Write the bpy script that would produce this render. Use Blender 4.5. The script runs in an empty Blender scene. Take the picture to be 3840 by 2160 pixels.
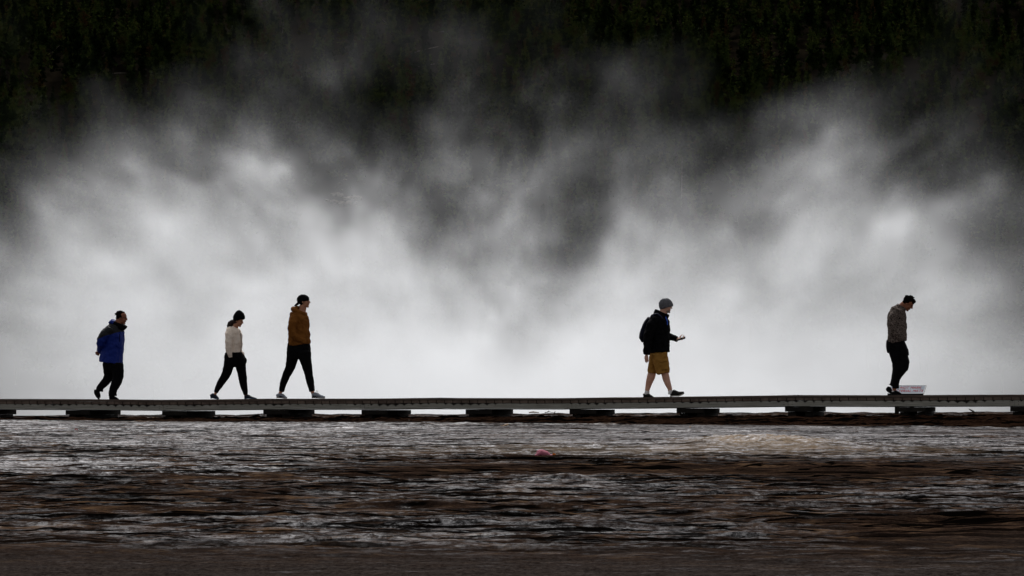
import bpy, bmesh, math, random
import numpy as np
from mathutils import Vector, Matrix
R = math.radians
scene = bpy.context.scene
# ------------------------------------------------------------------ camera (level, telephoto, lens shifted up)
FP = 11000.0                     # focal length in photo pixels (3840 wide); 1 m at 50 m = 220 px
HOR = 1530.0                     # photo row of the true horizon
cam_d = bpy.data.cameras.new('camera'); cam = bpy.data.objects.new('camera', cam_d)
scene.collection.objects.link(cam); scene.camera = cam
cam.location = (0, 0, 0); cam.rotation_euler = (R(90), 0, 0)
cam_d.sensor_width = 36; cam_d.lens = 36*FP/3840; cam_d.shift_y = (HOR-1080)/3840
cam_d.clip_start = 0.5; cam_d.clip_end = 6000
# ------------------------------------------------------------------ world, sun, exposure
SUN_EL, SUN_AZ = 46, -6           # sun high behind the hill, a little to the right of the view
world = bpy.data.worlds.new('World'); scene.world = world; world.use_nodes = True
wn = world.node_tree; sky = wn.nodes.new('ShaderNodeTexSky'); sky.sky_type = 'NISHITA'; sky.sun_disc = False
sky.sun_elevation = R(SUN_EL); sky.sun_rotation = R(SUN_AZ); sky.air_density = 1.0; sky.dust_density = 2.0
hs = wn.nodes.new('ShaderNodeHueSaturation'); hs.inputs['Saturation'].default_value = .12     # an even grey overcast
tint = wn.nodes.new('ShaderNodeMixRGB'); tint.blend_type = 'MULTIPLY'; tint.inputs[0].default_value = 1; tint.inputs[2].default_value = (1.0, .97, .95, 1)
wn.links.new(sky.outputs[0], hs.inputs['Color']); wn.links.new(hs.outputs[0], tint.inputs[1]); wn.links.new(tint.outputs[0], wn.nodes['Background'].inputs[0]); wn.nodes['Background'].inputs[1].default_value = 0.10
sun_d = bpy.data.lights.new('sun', 'SUN'); sun = bpy.data.objects.new('sun', sun_d); scene.collection.objects.link(sun)
sun_d.energy = 3.0; sun_d.angle = R(12); sun_d.color = (1.0, 0.985, 0.97)
sv = Vector((math.sin(R(SUN_AZ))*math.cos(R(SUN_EL)), math.cos(R(SUN_AZ))*math.cos(R(SUN_EL)), math.sin(R(SUN_EL))))
sun.rotation_euler = sv.to_track_quat('Z', 'Y').to_euler(); sun.location = (0, 30, 40)
scene.view_settings.view_transform = 'Standard'; scene.view_settings.look = 'None'
scene.view_settings.exposure = 0.0; scene.view_settings.gamma = 1.0
cy = scene.cycles
cy.use_denoising = True; cy.max_bounces = 6; cy.diffuse_bounces = 2; cy.glossy_bounces = 2
cy.transmission_bounces = 2; cy.transparent_max_bounces = 8; cy.volume_bounces = 2
cy.volume_step_rate = 2.0; cy.volume_max_steps = 256
cy.use_adaptive_sampling = True; cy.adaptive_threshold = 0.02
cy.sample_clamp_indirect = 4

# ------------------------------------------------------------------ helpers
COL = scene.collection
def pxw(px, py, Y):
    "photo pixel at distance Y -> world point"
    return Vector(((px-1920)/FP*Y, Y, (HOR-py)/FP*Y))
def lin(h):
    h = h.lstrip('#'); c = [int(h[i:i+2], 16)/255 for i in (0, 2, 4)]
    return tuple((x/12.92 if x <= .04045 else ((x+.055)/1.055)**2.4) for x in c)+(1,)
def mesh_obj(name, verts, faces, mat=None, parent=None, smooth=False):
    me = bpy.data.meshes.new(name); me.from_pydata([tuple(v) for v in verts], [], faces); me.update()
    if smooth: me.polygons.foreach_set('use_smooth', [True]*len(me.polygons))
    o = bpy.data.objects.new(name, me); COL.objects.link(o)
    if mat: me.materials.append(mat)
    if parent: o.parent = parent
    return o
def np_mesh(name, V, F, mat=None, smooth=False):
    "fast mesh from numpy: V (n,3), F (m,k)"
    me = bpy.data.meshes.new(name); n, m, k = len(V), len(F), F.shape[1]
    me.vertices.add(n); me.vertices.foreach_set('co', V.astype(np.float32).ravel())
    me.loops.add(m*k); me.loops.foreach_set('vertex_index', F.astype(np.int32).ravel())
    me.polygons.add(m); me.polygons.foreach_set('loop_start', np.arange(0, m*k, k, dtype=np.int32))
    try: me.polygons.foreach_set('loop_total', np.full(m, k, dtype=np.int32))
    except Exception: pass
    me.polygons.foreach_set('use_smooth', np.full(m, smooth, dtype=bool))
    me.update(calc_edges=True)
    if mat: me.materials.append(mat)
    return me
def link(name, me, parent=None):
    o = bpy.data.objects.new(name, me); COL.objects.link(o)
    if parent: o.parent = parent
    return o
def tag(o, label=None, cat=None, group=None, kind=None):
    if label: o['label'] = label
    if cat: o['category'] = cat
    if group: o['group'] = group
    if kind: o['kind'] = kind
    return o
def vnoise(shape, cells, rng):
    "smooth value noise on a grid of any dimension; cells = lattice cells along each axis"
    A = rng.standard_normal([c+2 for c in cells]).astype(np.float32)
    for ax, (n, c) in enumerate(zip(shape, cells)):
        t = np.linspace(0, c, n, endpoint=False); i = t.astype(int); f = t-i; f = f*f*(3-2*f)
        sh = [1]*A.ndim; sh[ax] = n; f = f.reshape(sh).astype(np.float32)
        A = np.take(A, i, axis=ax)*(1-f)+np.take(A, i+1, axis=ax)*f
    return A
def fbm(shape, cells, rng, octs=4, gain=.5):
    out = 0; a = 1; tot = 0
    for k in range(octs):
        out = out+a*vnoise(shape, [max(1, int(c*2**k)) for c in cells], rng); tot += a*a; a *= gain
    return out/math.sqrt(tot)*1.6

# ------------------------------------------------------------------ steam (a real volume over the hot pool)
BR = [  # how bright the steam stands against the hill: columns every 2.18 m, rows every 1.09 m from 13.9 m down to 0.8 m
 [4,4,5,8,10,12,15,12,5,0,0,0,0,0,0,0,0],
 [8,8,10,18,25,25,30,35,30,10,3,0,0,3,3,0,0],
 [10,12,15,20,35,50,40,40,35,20,15,5,3,5,10,3,0],
 [12,18,25,45,60,45,18,40,50,40,50,20,8,12,10,5,3],
 [18,40,60,65,75,35,20,50,50,40,55,30,35,55,20,15,8],
 [35,80,110,110,130,65,45,65,65,60,80,60,85,130,80,25,15],
 [55,125,150,160,175,135,75,92,85,75,98,85,112,167,142,70,28],
 [95,165,180,180,185,177,127,112,92,88,118,105,142,177,160,108,45],
 [130,185,195,195,195,187,155,130,108,108,142,140,167,187,175,132,58],
 [150,195,200,200,201,201,182,155,125,146,177,174,183,191,180,148,80],
 [160,198,205,205,207,207,200,186,168,186,196,196,198,198,190,162,105],
 [165,203,208,210,213,215,215,212,210,215,215,215,215,210,205,182,140],
 [160,196,205,210,215,220,222,225,225,225,225,225,222,215,210,188,160]]
def build_steam():
    rng = np.random.default_rng(7)
    x0, x1, y0, y1, z0, z1 = -40., 40., 66., 142., -1., 25.
    nx, ny, nz = 290, 80, 94
    xs = np.linspace(x0, x1, nx); ys = np.linspace(y0, y1, ny); zs = np.linspace(z0, z1, nz)
    Z, Y, X = np.meshgrid(zs, ys, xs, indexing='ij')
    sh = (nz, ny, nx)
    B = np.array(BR, float); L = (B/255)**2.2; W = (232/255)**2.2; Lb = (12/255)**2.2
    a = np.clip((L-Lb)/(W-Lb), .001, .985); tau = -np.log(1-a); tau = tau*(1+.35*np.exp(-tau/.35))+.002
    tau[6:12, 6:11] *= 1.3; tau[8:11, 7:9] *= 1.2; tau[8:, 0] *= .6; tau[8:, 16] *= .6; tau[8:, 15] *= .85; tau[4:9, 1:5] *= .88; tau[5:9, 13:15] *= .9
    # warp the lookup so that the edges of the plumes curl
    wx = fbm(sh, (6, 2, 18), rng, 5, .7)*0.6; wz = fbm(sh, (6, 2, 18), rng, 5, .7)*0.6
    u = np.clip((X+wx+17.4545)/2.1818, 0, 15.999); v = np.clip((13.909-(Z+wz))/1.0909, 0, 11.999)
    iu = u.astype(int); iv = v.astype(int); fu = u-iu; fv = v-iv
    fu = fu*fu*(3-2*fu); fv = fv*fv*(3-2*fv)
    T = (tau[iv, iu]*(1-fu)+tau[iv, iu+1]*fu)*(1-fv)+(tau[iv+1, iu]*(1-fu)+tau[iv+1, iu+1]*fu)*fv
    T = T*np.where(Z > 14, np.exp(-(Z-14)/3.0), 1)*np.where(np.abs(X) > 17, np.exp(-(np.abs(X)-17)/9), 1)
    # depth profile: plumes rise about 100 m away, the low steam lies over the whole pool
    yc = 98+5*vnoise(sh, (1, 1, 7), rng)
    prof = np.exp(-.5*((Y-yc)/6)**2)/(6*2.5066)
    low = np.clip(1-(Z-.5)/4.5, 0, 1)**1.5
    pl = np.clip((Y-67)/6, 0, 1)*np.clip((y1-Y)/10, 0, 1)/62
    n = fbm(sh, (11, 4, 34), rng, 4, .78)
    sg = STEAM_SIG*(1-.5*low)/(1+1.5*T); D = T*(prof*(1-low)+pl*low)*np.exp(sg*n-.35*sg*sg)
    # keep the total thickness of every plume as intended once the turbulence is in
    dy = (y1-y0)/ny; S = D.sum(1)*dy
    u0 = np.clip((xs+17.4545)/2.1818, 0, 15.999)[None, :]; v0 = np.clip((13.909-zs)/1.0909, 0, 11.999)[:, None]
    ju, jv = np.broadcast_arrays(u0.astype(int), v0.astype(int)); gu = u0-ju; gv = v0-jv; gu = gu*gu*(3-2*gu); gv = gv*gv*(3-2*gv)
    T0 = (tau[jv, ju]*(1-gu)+tau[jv, ju+1]*gu)*(1-gv)+(tau[jv+1, ju]*(1-gu)+tau[jv+1, ju+1]*gu)*gv
    T0 = T0*np.where(zs > 14, np.exp(-(zs-14)/3.0), 1)[:, None]*np.where(np.abs(xs) > 17, np.exp(-(np.abs(xs)-17)/9), 1)[None, :]
    def blur(A, w, ax):
        k = np.exp(-.5*(np.arange(-3*w, 3*w+1)/w)**2); k /= k.sum(); return np.apply_along_axis(lambda q: np.convolve(np.pad(q, 3*w, mode='edge'), k, 'valid'), ax, A)
    for w_ in (5, 5):
        S = D.sum(1)*dy; ratio = blur(blur(T0, w_, 0), w_, 1)/(blur(blur(S, w_, 0), w_, 1)+1e-3); D = D*np.clip(ratio, .2, 4)[:, None, :]
    edge = np.clip((z1-Z)/5, 0, 1)*np.clip((X-x0)/6, 0, 1)*np.clip((x1-X)/6, 0, 1)
    D = (D*edge).astype(np.float32)
    D[D < 2e-4] = 0
    me = bpy.data.meshes.new('steam')
    P = np.stack([X, Y, Z], -1).reshape(-1, 3).astype(np.float32)
    me.vertices.add(len(P)); me.vertices.foreach_set('co', P.ravel())
    at = me.attributes.new('dens', 'FLOAT', 'POINT'); at.data.foreach_set('value', D.ravel())
    m = bpy.data.materials.new('steam'); m.use_nodes = True; nt = m.node_tree; nt.nodes.clear()
    out = nt.nodes.new('ShaderNodeOutputMaterial'); pv = nt.nodes.new('ShaderNodeVolumePrincipled')
    pv.inputs['Color'].default_value = (.96, .975, 1, 1); pv.inputs['Density'].default_value = 1.0
    pv.inputs['Anisotropy'].default_value = STEAM_G
    nt.links.new(pv.outputs[0], out.inputs['Volume'])
    me.materials.append(m)
    o = link('steam', me); tag(o, kind='stuff', label='white steam rising in plumes off the hot pool behind the boardwalk', cat='steam')
    g = bpy.data.node_groups.new('steam_grid', 'GeometryNodeTree')
    g.interface.new_socket('Geometry', in_out='INPUT', socket_type='NodeSocketGeometry')
    g.interface.new_socket('Geometry', in_out='OUTPUT', socket_type='NodeSocketGeometry')
    N = g.nodes; Lk = g.links
    gi = N.new('NodeGroupInput'); go = N.new('NodeGroupOutput')
    vc = N.new('GeometryNodeVolumeCube'); pos = N.new('GeometryNodeInputPosition'); sep = N.new('ShaderNodeSeparateXYZ')
    vc.inputs['Min'].default_value = (x0, y0, z0); vc.inputs['Max'].default_value = (x1, y1, z1)
    vc.inputs['Resolution X'].default_value = nx; vc.inputs['Resolution Y'].default_value = ny; vc.inputs['Resolution Z'].default_value = nz
    Lk.new(pos.outputs[0], sep.inputs[0])
    def idx(sock, a, b, n):
        mr = N.new('ShaderNodeMapRange'); Lk.new(sock, mr.inputs[0]); mr.inputs[1].default_value = a; mr.inputs[2].default_value = b
        mr.inputs[3].default_value = 0; mr.inputs[4].default_value = n-1
        r = N.new('ShaderNodeMath'); r.operation = 'ROUND'; Lk.new(mr.outputs[0], r.inputs[0]); return r.outputs[0]
    ix, iy, iz = idx(sep.outputs[0], x0, x1, nx), idx(sep.outputs[1], y0, y1, ny), idx(sep.outputs[2], z0, z1, nz)
    a1 = N.new('ShaderNodeMath'); a1.operation = 'MULTIPLY_ADD'; Lk.new(iz, a1.inputs[0]); a1.inputs[1].default_value = ny; Lk.new(iy, a1.inputs[2])
    a2 = N.new('FunctionNodeIntegerMath'); a2.operation = 'MULTIPLY'; Lk.new(a1.outputs[0], a2.inputs[0]); a2.inputs[1].default_value = nx
    a3 = N.new('FunctionNodeIntegerMath'); a3.operation = 'ADD'; Lk.new(a2.outputs[0], a3.inputs[0]); Lk.new(ix, a3.inputs[1])
    si = N.new('GeometryNodeSampleIndex'); si.data_type = 'FLOAT'; si.domain = 'POINT'
    na = N.new('GeometryNodeInputNamedAttribute'); na.data_type = 'FLOAT'; na.inputs[0].default_value = 'dens'
    Lk.new(gi.outputs[0], si.inputs[0]); Lk.new(na.outputs[0], si.inputs['Value']); Lk.new(a3.outputs[0], si.inputs['Index'])
    Lk.new(si.outputs[0], vc.inputs['Density'])
    sm = N.new('GeometryNodeSetMaterial'); sm.inputs['Material'].default_value = m
    Lk.new(vc.outputs[0], sm.inputs[0]); Lk.new(sm.outputs[0], go.inputs[0])
    md = o.modifiers.new('grid', 'NODES'); md.node_group = g
STEAM_SIG, STEAM_G = 0.9, 0.55
build_steam()

# ------------------------------------------------------------------ material helper
def new_mat(name):
    m = bpy.data.materials.new(name); m.use_nodes = True; nt = m.node_tree
    return m, nt, nt.nodes['Principled BSDF'], nt.nodes['Material Output']
def nmat(name, c1, c2=None, rough=.8, scale=8.0, spec=.3, bump=0.0, bscale=60.0, stretch=(1, 1, 1), detail=5, lo=.35, hi=.65, coord='Object', metallic=0):
    m, nt, b, out = new_mat(name); c1 = lin(c1) if isinstance(c1, str) else c1
    c2 = c1 if c2 is None else (lin(c2) if isinstance(c2, str) else c2)
    tc = nt.nodes.new('ShaderNodeTexCoord'); mp = nt.nodes.new('ShaderNodeMapping'); mp.inputs['Scale'].default_value = stretch
    nt.links.new(tc.outputs[coord], mp.inputs[0])
    n = nt.nodes.new('ShaderNodeTexNoise'); n.inputs['Scale'].default_value = scale; n.inputs['Detail'].default_value = detail
    nt.links.new(mp.outputs[0], n.inputs[0])
    r = nt.nodes.new('ShaderNodeValToRGB'); r.color_ramp.elements[0].position = lo; r.color_ramp.elements[1].position = hi
    r.color_ramp.elements[0].color = c1; r.color_ramp.elements[1].color = c2
    nt.links.new(n.outputs[0], r.inputs[0]); nt.links.new(r.outputs[0], b.inputs['Base Color'])
    b.inputs['Roughness'].default_value = rough; b.inputs['Specular IOR Level'].default_value = spec; b.inputs['Metallic'].default_value = metallic
    if bump:
        n2 = nt.nodes.new('ShaderNodeTexNoise'); n2.inputs['Scale'].default_value = bscale; n2.inputs['Detail'].default_value = 4
        nt.links.new(mp.outputs[0], n2.inputs[0]); bp = nt.nodes.new('ShaderNodeBump'); bp.inputs['Strength'].default_value = bump
        bp.inputs['Distance'].default_value = .01
        nt.links.new(n2.outputs[0], bp.inputs['Height']); nt.links.new(bp.outputs[0], b.inputs['Normal'])
    return m

# ------------------------------------------------------------------ ground: wet mineral terraces up to the boardwalk and beyond
TANP = .264                       # the boardwalk runs 14.8 degrees off the picture plane
YAW = -math.atan(TANP)
def walk_y(x): return 50-TANP*x
def sstep(t): t = np.clip(t, 0, 1); return t*t*(3-2*t)
def ground_base(x, y):
    yb = walk_y(np.clip(x, -25, 25)); pre = -1.33+.0225*y
    xc = np.clip(x, -25, 25)
    post = -.18+.004*xc+.0055*(np.minimum(y, yb+9)-yb)
    s = sstep((y-(yb-2.3))/1.5)
    z = pre*(1-s)+post*s
    drop = np.clip(y-(yb+8.5), 0, 60)
    return z-.045*drop**1.25
def gz(x, y): return float(ground_base(np.array(float(x)), np.array(float(y))))
SPECF = .30
def build_ground():
    rng = np.random.default_rng(11)
    xd = np.arange(-12.6, 12.601, .055); yd = np.arange(15.5, 61, .032)
    xo = 12.6+np.cumsum(.055*1.35**np.arange(1, 30)); xo = xo[xo < 450]
    xs = np.concatenate([-xo[::-1], xd, xo])
    yo1 = 15.5-np.cumsum(.04*1.3**np.arange(1, 28)); yo1 = yo1[yo1 > -60][::-1]
    yo2 = 61+np.cumsum(.04*1.25**np.arange(1, 27)); yo2 = yo2[yo2 < 85]
    ys = np.concatenate([yo1, yd, yo2])
    X, Y = np.meshgrid(xs, ys); nxd, nyd = len(xd), len(yd)
    z = ground_base(X, Y)
    i0, j0 = len(yo1), len(xo)
    sl = (slice(i0, i0+nyd), slice(j0, j0+nxd)); Xd, Yd = X[sl], Y[sl]; sh = Xd.shape
    yb = walk_y(Xd)
    # lattice cells: 25 m by 45 m
    big = fbm(sh, (9, 4), rng, 3)
    h1 = fbm(sh, (200, 8), rng, 4, .62)          # ledges, long across the slope
    h2 = fbm(sh, (420, 50), rng, 3, .6)
    h3 = fbm(sh, (700, 260), rng, 2, .6)
    far = sstep((Yd-28+2.5*big)/12); near = 1-sstep((Yd-17.0+.5*big)/3.4)
    amp1 = .011*(1-far)+.006*far; amp1 = amp1*(1-.9*near)
    amp2 = .009*(1-far)+.0045*far; amp2 = amp2*(1-.6*near)
    hh = amp1*h1+amp2*h2+.0022*h3+.004*big*(1-near)
    # mound of pale gravel
    md = np.exp(-(((Xd-3.36)/.85)**2+((Yd-38.9)/1.5)**2)**1.0)
    md2 = np.exp(-(((Xd-2.2)/3.2)**2+((Yd-36.2)/1.6)**2))
    hh = hh+md*(.075+.012*h3)
    # bank under the boardwalk: earthy, lumpy
    bank = sstep((Yd-(yb-2.35))/.5)*(1-sstep((Yd-(yb+1.2))/1.0))
    hh = hh*(1-bank)+bank*(.012*h2+.008*h3)
    beyond = sstep((Yd-(yb+1.5))/1.0)
    hh = hh*(1-beyond)+beyond*(.010*fbm(sh, (260, 30), rng, 3, .6)+.004*h2)
    # standing water lies level in the hollows between ledges
    lvl = (amp1*1.0)*fbm(sh, (60, 6), rng, 2)*.8+.0008
    wl = np.where(far > .5, .0022, -.0035)+.006*fbm(sh, (14, 5), rng, 3)*(1-near)-.012*near-.05*bank-.05*md-.006*md2
    wl = wl*(1-beyond)+beyond*.001
    wet = sstep((wl-hh)/.003+.5)
    hh = np.where(hh < wl, wl+.12*(hh-wl), hh)
    z[sl] += hh
    W = np.zeros(X.shape, np.float32); W[sl] = wet
    S = np.zeros(X.shape, np.float32); S[sl] = np.clip(md*1.5+.55*md2, 0, 1)
    BK = np.zeros(X.shape, np.float32); BK[sl] = bank
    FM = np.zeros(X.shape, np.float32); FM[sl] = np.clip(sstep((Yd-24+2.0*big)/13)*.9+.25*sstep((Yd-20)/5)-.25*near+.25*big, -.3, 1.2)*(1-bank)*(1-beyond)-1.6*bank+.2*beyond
    NR = np.zeros(X.shape, np.float32); NR[sl] = near; NR[:i0] = 1
    V = np.stack([X, Y, z], -1).reshape(-1, 3)
    ny, nx = X.shape; idx = np.arange(nx*ny).reshape(ny, nx)
    F = np.stack([idx[:-1, :-1], idx[:-1, 1:], idx[1:, 1:], idx[1:, :-1]], -1).reshape(-1, 4)
    # ---- material
    m, nt, b, out = new_mat('wet_terrace')
    N, Lk = nt.nodes, nt.links
    geo = N.new('ShaderNodeNewGeometry')
    def noise(scale, detail=5, st=(1, 1, 1)):
        mp = N.new('ShaderNodeMapping'); mp.inputs['Scale'].default_value = st; Lk.new(geo.outputs['Position'], mp.inputs[0])
        n = N.new('ShaderNodeTexNoise'); n.inputs['Scale'].default_value = scale; n.inputs['Detail'].default_value = detail
        n.inputs['Roughness'].default_value = .80; Lk.new(mp.outputs[0], n.inputs[0]); return n.outputs[0]
    def ramp(sock, stops):
        r = N.new('ShaderNodeValToRGB'); e = r.color_ramp.elements
        while len(e) < len(stops): e.new(.5)
        for k, (p, c) in enumerate(stops): e[k].position = p; e[k].color = lin(c) if isinstance(c, str) else (c, c, c, 1)
        Lk.new(sock, r.inputs[0]); return r.outputs[0]
    def mix(f, a, c):
        x = N.new('ShaderNodeMixRGB'); Lk.new(f, x.inputs[0])
        for s, v in ((1, a), (2, c)):
            if isinstance(v, str): x.inputs[s].default_value = lin(v)
            else: Lk.new(v, x.inputs[s])
        return x.outputs[0]
    def attr(nm): a = N.new('ShaderNodeAttribute'); a.attribute_name = nm; return a.outputs['Fac']
    base = ramp(noise(1.0, 10, (1.1, 4.5, 1)), [(.38, '#060403'), (.46, '#1a110d'), (.53, '#35261d'), (.62, '#6e5640')])
    fine = ramp(noise(45, 4), [(.35, '#110c0b'), (.65, '#43372f')])
    f5 = N.new('ShaderNodeMixRGB'); f5.inputs[0].default_value = .4; Lk.new(base, f5.inputs[1]); Lk.new(fine, f5.inputs[2])
    sandc = ramp(noise(60, 3), [(.3, '#6d5a49'), (.7, '#a8967f')])
    c = mix(attr('sand'), f5.outputs[0], sandc)
    gravel = ramp(noise(30, 5), [(.35, '#151110'), (.7, '#463f3b')])
    c = mix(attr('near'), c, gravel)
    earth = ramp(noise(25, 5), [(.3, '#120c0a'), (.6, '#2a1c14'), (.8, '#57422e')])
    c = mix(attr('bank'), c, earth)
    Lk.new(c, b.inputs['Base Color'])
    def math_(op, a, c_):
        x = N.new('ShaderNodeMath'); x.operation = op
        for i_, v in enumerate((a, c_)):
            if isinstance(v, (int, float)): x.inputs[i_].default_value = v
            else: Lk.new(v, x.inputs[i_])
        return x.outputs[0]
    rr = mix(attr('wet'), '#c8c8c8', '#a8a8a8'); Lk.new(rr, b.inputs['Roughness'])
    # thin broken films of water, their silver sheen partly painted grey: long across the slope, narrow along it
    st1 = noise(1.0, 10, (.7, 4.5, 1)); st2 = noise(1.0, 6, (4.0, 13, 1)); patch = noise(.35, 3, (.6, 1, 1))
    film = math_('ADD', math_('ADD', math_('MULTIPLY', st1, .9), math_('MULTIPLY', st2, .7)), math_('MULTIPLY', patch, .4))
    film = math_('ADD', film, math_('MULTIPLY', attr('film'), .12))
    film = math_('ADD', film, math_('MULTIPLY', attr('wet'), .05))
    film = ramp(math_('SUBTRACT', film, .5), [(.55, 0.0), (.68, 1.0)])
    # terracette edges: ledge shade painted as thin dark lines, film sheen as thin pale rims running along the slope
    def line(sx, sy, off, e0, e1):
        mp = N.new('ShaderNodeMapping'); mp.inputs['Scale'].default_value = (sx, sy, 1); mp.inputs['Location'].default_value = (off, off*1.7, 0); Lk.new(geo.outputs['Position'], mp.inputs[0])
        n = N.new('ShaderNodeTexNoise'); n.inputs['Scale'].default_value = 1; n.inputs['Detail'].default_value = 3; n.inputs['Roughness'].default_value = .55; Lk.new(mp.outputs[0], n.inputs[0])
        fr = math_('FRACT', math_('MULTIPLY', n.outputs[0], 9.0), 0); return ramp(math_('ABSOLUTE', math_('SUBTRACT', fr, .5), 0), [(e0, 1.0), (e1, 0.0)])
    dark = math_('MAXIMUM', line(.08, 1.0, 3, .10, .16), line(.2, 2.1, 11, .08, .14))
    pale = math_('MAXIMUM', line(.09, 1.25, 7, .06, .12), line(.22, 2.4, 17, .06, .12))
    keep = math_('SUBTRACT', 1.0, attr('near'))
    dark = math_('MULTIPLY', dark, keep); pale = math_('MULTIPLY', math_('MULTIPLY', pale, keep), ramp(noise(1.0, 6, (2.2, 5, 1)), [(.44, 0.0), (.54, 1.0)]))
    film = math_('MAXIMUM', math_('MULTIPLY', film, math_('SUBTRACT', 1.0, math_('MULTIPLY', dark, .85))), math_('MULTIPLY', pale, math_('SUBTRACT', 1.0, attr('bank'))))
    cd = mix(dark, c, '#070504')
    cd = mix(attr('near'), cd, c); cd = mix(attr('sand'), cd, c); Lk.new(cd, b.inputs['Base Color'])
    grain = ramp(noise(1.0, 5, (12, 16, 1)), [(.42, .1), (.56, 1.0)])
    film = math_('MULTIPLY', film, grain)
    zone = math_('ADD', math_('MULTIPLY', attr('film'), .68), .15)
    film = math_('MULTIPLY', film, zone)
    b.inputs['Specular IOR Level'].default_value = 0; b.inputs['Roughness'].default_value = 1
    gl = N.new('ShaderNodeBsdfPrincipled'); gl.inputs['Roughness'].default_value = .38; gl.inputs['Base Color'].default_value = lin('#77747a'); gl.inputs['IOR'].default_value = 1.33  # pale grey base colour paints in the sheen of the films
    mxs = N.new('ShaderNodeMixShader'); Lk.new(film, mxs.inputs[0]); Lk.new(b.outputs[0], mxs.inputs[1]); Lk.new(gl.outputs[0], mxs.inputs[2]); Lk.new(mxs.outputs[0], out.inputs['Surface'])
    bp = N.new('ShaderNodeBump'); bp.inputs['Distance'].default_value = .02
    st = ramp(attr('wet'), [(0, .9), (1, .5)]); Lk.new(st, bp.inputs['Strength'])
    Lk.new(noise(18, 6), bp.inputs['Height']); Lk.new(bp.outputs[0], b.inputs['Normal']); Lk.new(bp.outputs[0], gl.inputs['Normal'])
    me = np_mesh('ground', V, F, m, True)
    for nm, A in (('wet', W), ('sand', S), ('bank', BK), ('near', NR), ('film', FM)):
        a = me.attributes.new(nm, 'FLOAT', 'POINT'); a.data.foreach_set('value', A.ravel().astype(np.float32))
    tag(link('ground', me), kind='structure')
    # the hot pool behind, under the steam
    wm, nt, b, out = new_mat('pool_water'); b.inputs['Base Color'].default_value = lin('#2b3a3c'); b.inputs['Roughness'].default_value = .12
    o = mesh_obj('water', [(-500, 64, -1.1), (500, 64, -1.1), (500, 470, -1.1), (-500, 470, -1.1)], [(0, 1, 2, 3)], wm); tag(o, kind='structure')
build_ground()

# ------------------------------------------------------------------ forested hill, 450 m and more away
HILL0, HSL = 450.0, .30
def hill_z(x, y):
    return (y-HILL0)*HSL+4*np.sin(x*.021+1)+3*np.sin(x*.05+y*.013)+2.5*np.sin(y*.045+x*.011)-2
def build_hill():
    xs = np.linspace(-420, 420, 90); ys = np.concatenate([[HILL0-10], np.linspace(HILL0, 1250, 110)])
    X, Y = np.meshgrid(xs, ys); Z = hill_z(X, Y); Z[0] = -3
    rng = np.random.default_rng(3); Z = Z+1.2*rng.standard_normal(Z.shape)*(Y > HILL0)
    idx = np.arange(X.size).reshape(X.shape)
    F = np.stack([idx[:-1, :-1], idx[:-1, 1:], idx[1:, 1:], idx[1:, :-1]], -1).reshape(-1, 4)
    m = nmat('hill_soil', '#0a0907', '#1b1711', rough=1, scale=.25, spec=0, coord='Object', detail=9)
    tag(link('hill', np_mesh('hill', np.stack([X, Y, Z], -1).reshape(-1, 3), F, m, True)), kind='structure')
build_hill()
def leaf_mat(name, stops):
    m, nt, b, out = new_mat(name); N, Lk = nt.nodes, nt.links
    geo = N.new('ShaderNodeNewGeometry'); n = N.new('ShaderNodeTexNoise'); n.inputs['Scale'].default_value = .16; n.inputs['Detail'].default_value = 3
    Lk.new(geo.outputs['Position'], n.inputs[0]); r = N.new('ShaderNodeValToRGB'); e = r.color_ramp.elements
    while len(e) < len(stops): e.new(.5)
    for k, (p, c) in enumerate(stops): e[k].position = p; e[k].color = lin(c)
    Lk.new(n.outputs[0], r.inputs[0]); Lk.new(r.outputs[0], b.inputs['Base Color']); b.inputs['Roughness'].default_value = .9
    b.inputs['Specular IOR Level'].default_value = 0
    return m
M_NEEDLE = leaf_mat('pine_needles', [(.36, '#0a1207'), (.48, '#18240e'), (.57, '#3f4a22'), (.68, '#3c2c1a')])
M_BARK = nmat('pine_bark', '#2c231c', '#4a4038', rough=1, scale=3, spec=0)
M_DEAD = nmat('bleached_wood', '#46423d', '#6f6a63', rough=1, scale=2, spec=0)
def crown_arrays(H, Rm, nb, rng, per=4, base=.12):
    V = []; F = []
    for k in range(nb):
        t = rng.random()**.8; h = H*(base+(1-base)*t); L = Rm*(1-t)**.75*(.55+.6*rng.random())+.12
        a = rng.random()*2*math.pi; ca, sa = math.cos(a), math.sin(a)
        for j in range(per):
            s = (j+.6+.4*rng.random())/per; r = L*s; w = (.16+.30*(1-t))*(.7+.6*rng.random())*(1.25-.5*s)
            c = np.array([ca*r, sa*r, h-.10*r+.10*rng.standard_normal()])
            d = np.array([ca, sa, .35*rng.standard_normal()+.1])*w*1.2; u = np.array([-sa*w, ca*w, .5*w*rng.standard_normal()])
            vv = np.array([0, 0, w*1.3]); n0 = len(V)
            V += [c-d, c-u*.8, c+d+vv*.3, c+u*.8]; F.append((n0, n0+1, n0+2, n0+3))
            n0 = len(V); V += [c-u-vv*.4, c+u-vv*.4, c+vv]; F.append((n0, n0+1, n0+2, n0+2))
    # leader
    n0 = len(V); V += [np.array(p) for p in ((-.12, 0, H*.93), (.12, 0, H*.93), (0, 0, H*1.03), (0, -.12, H*.93), (0, .12, H*.93))]
    F += [(n0, n0+1, n0+2, n0+2), (n0+3, n0+4, n0+2, n0+2)]
    return np.array(V), F
def tri_fix(F): return [f[:3] if f[2] == f[3] else f for f in F]
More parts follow.
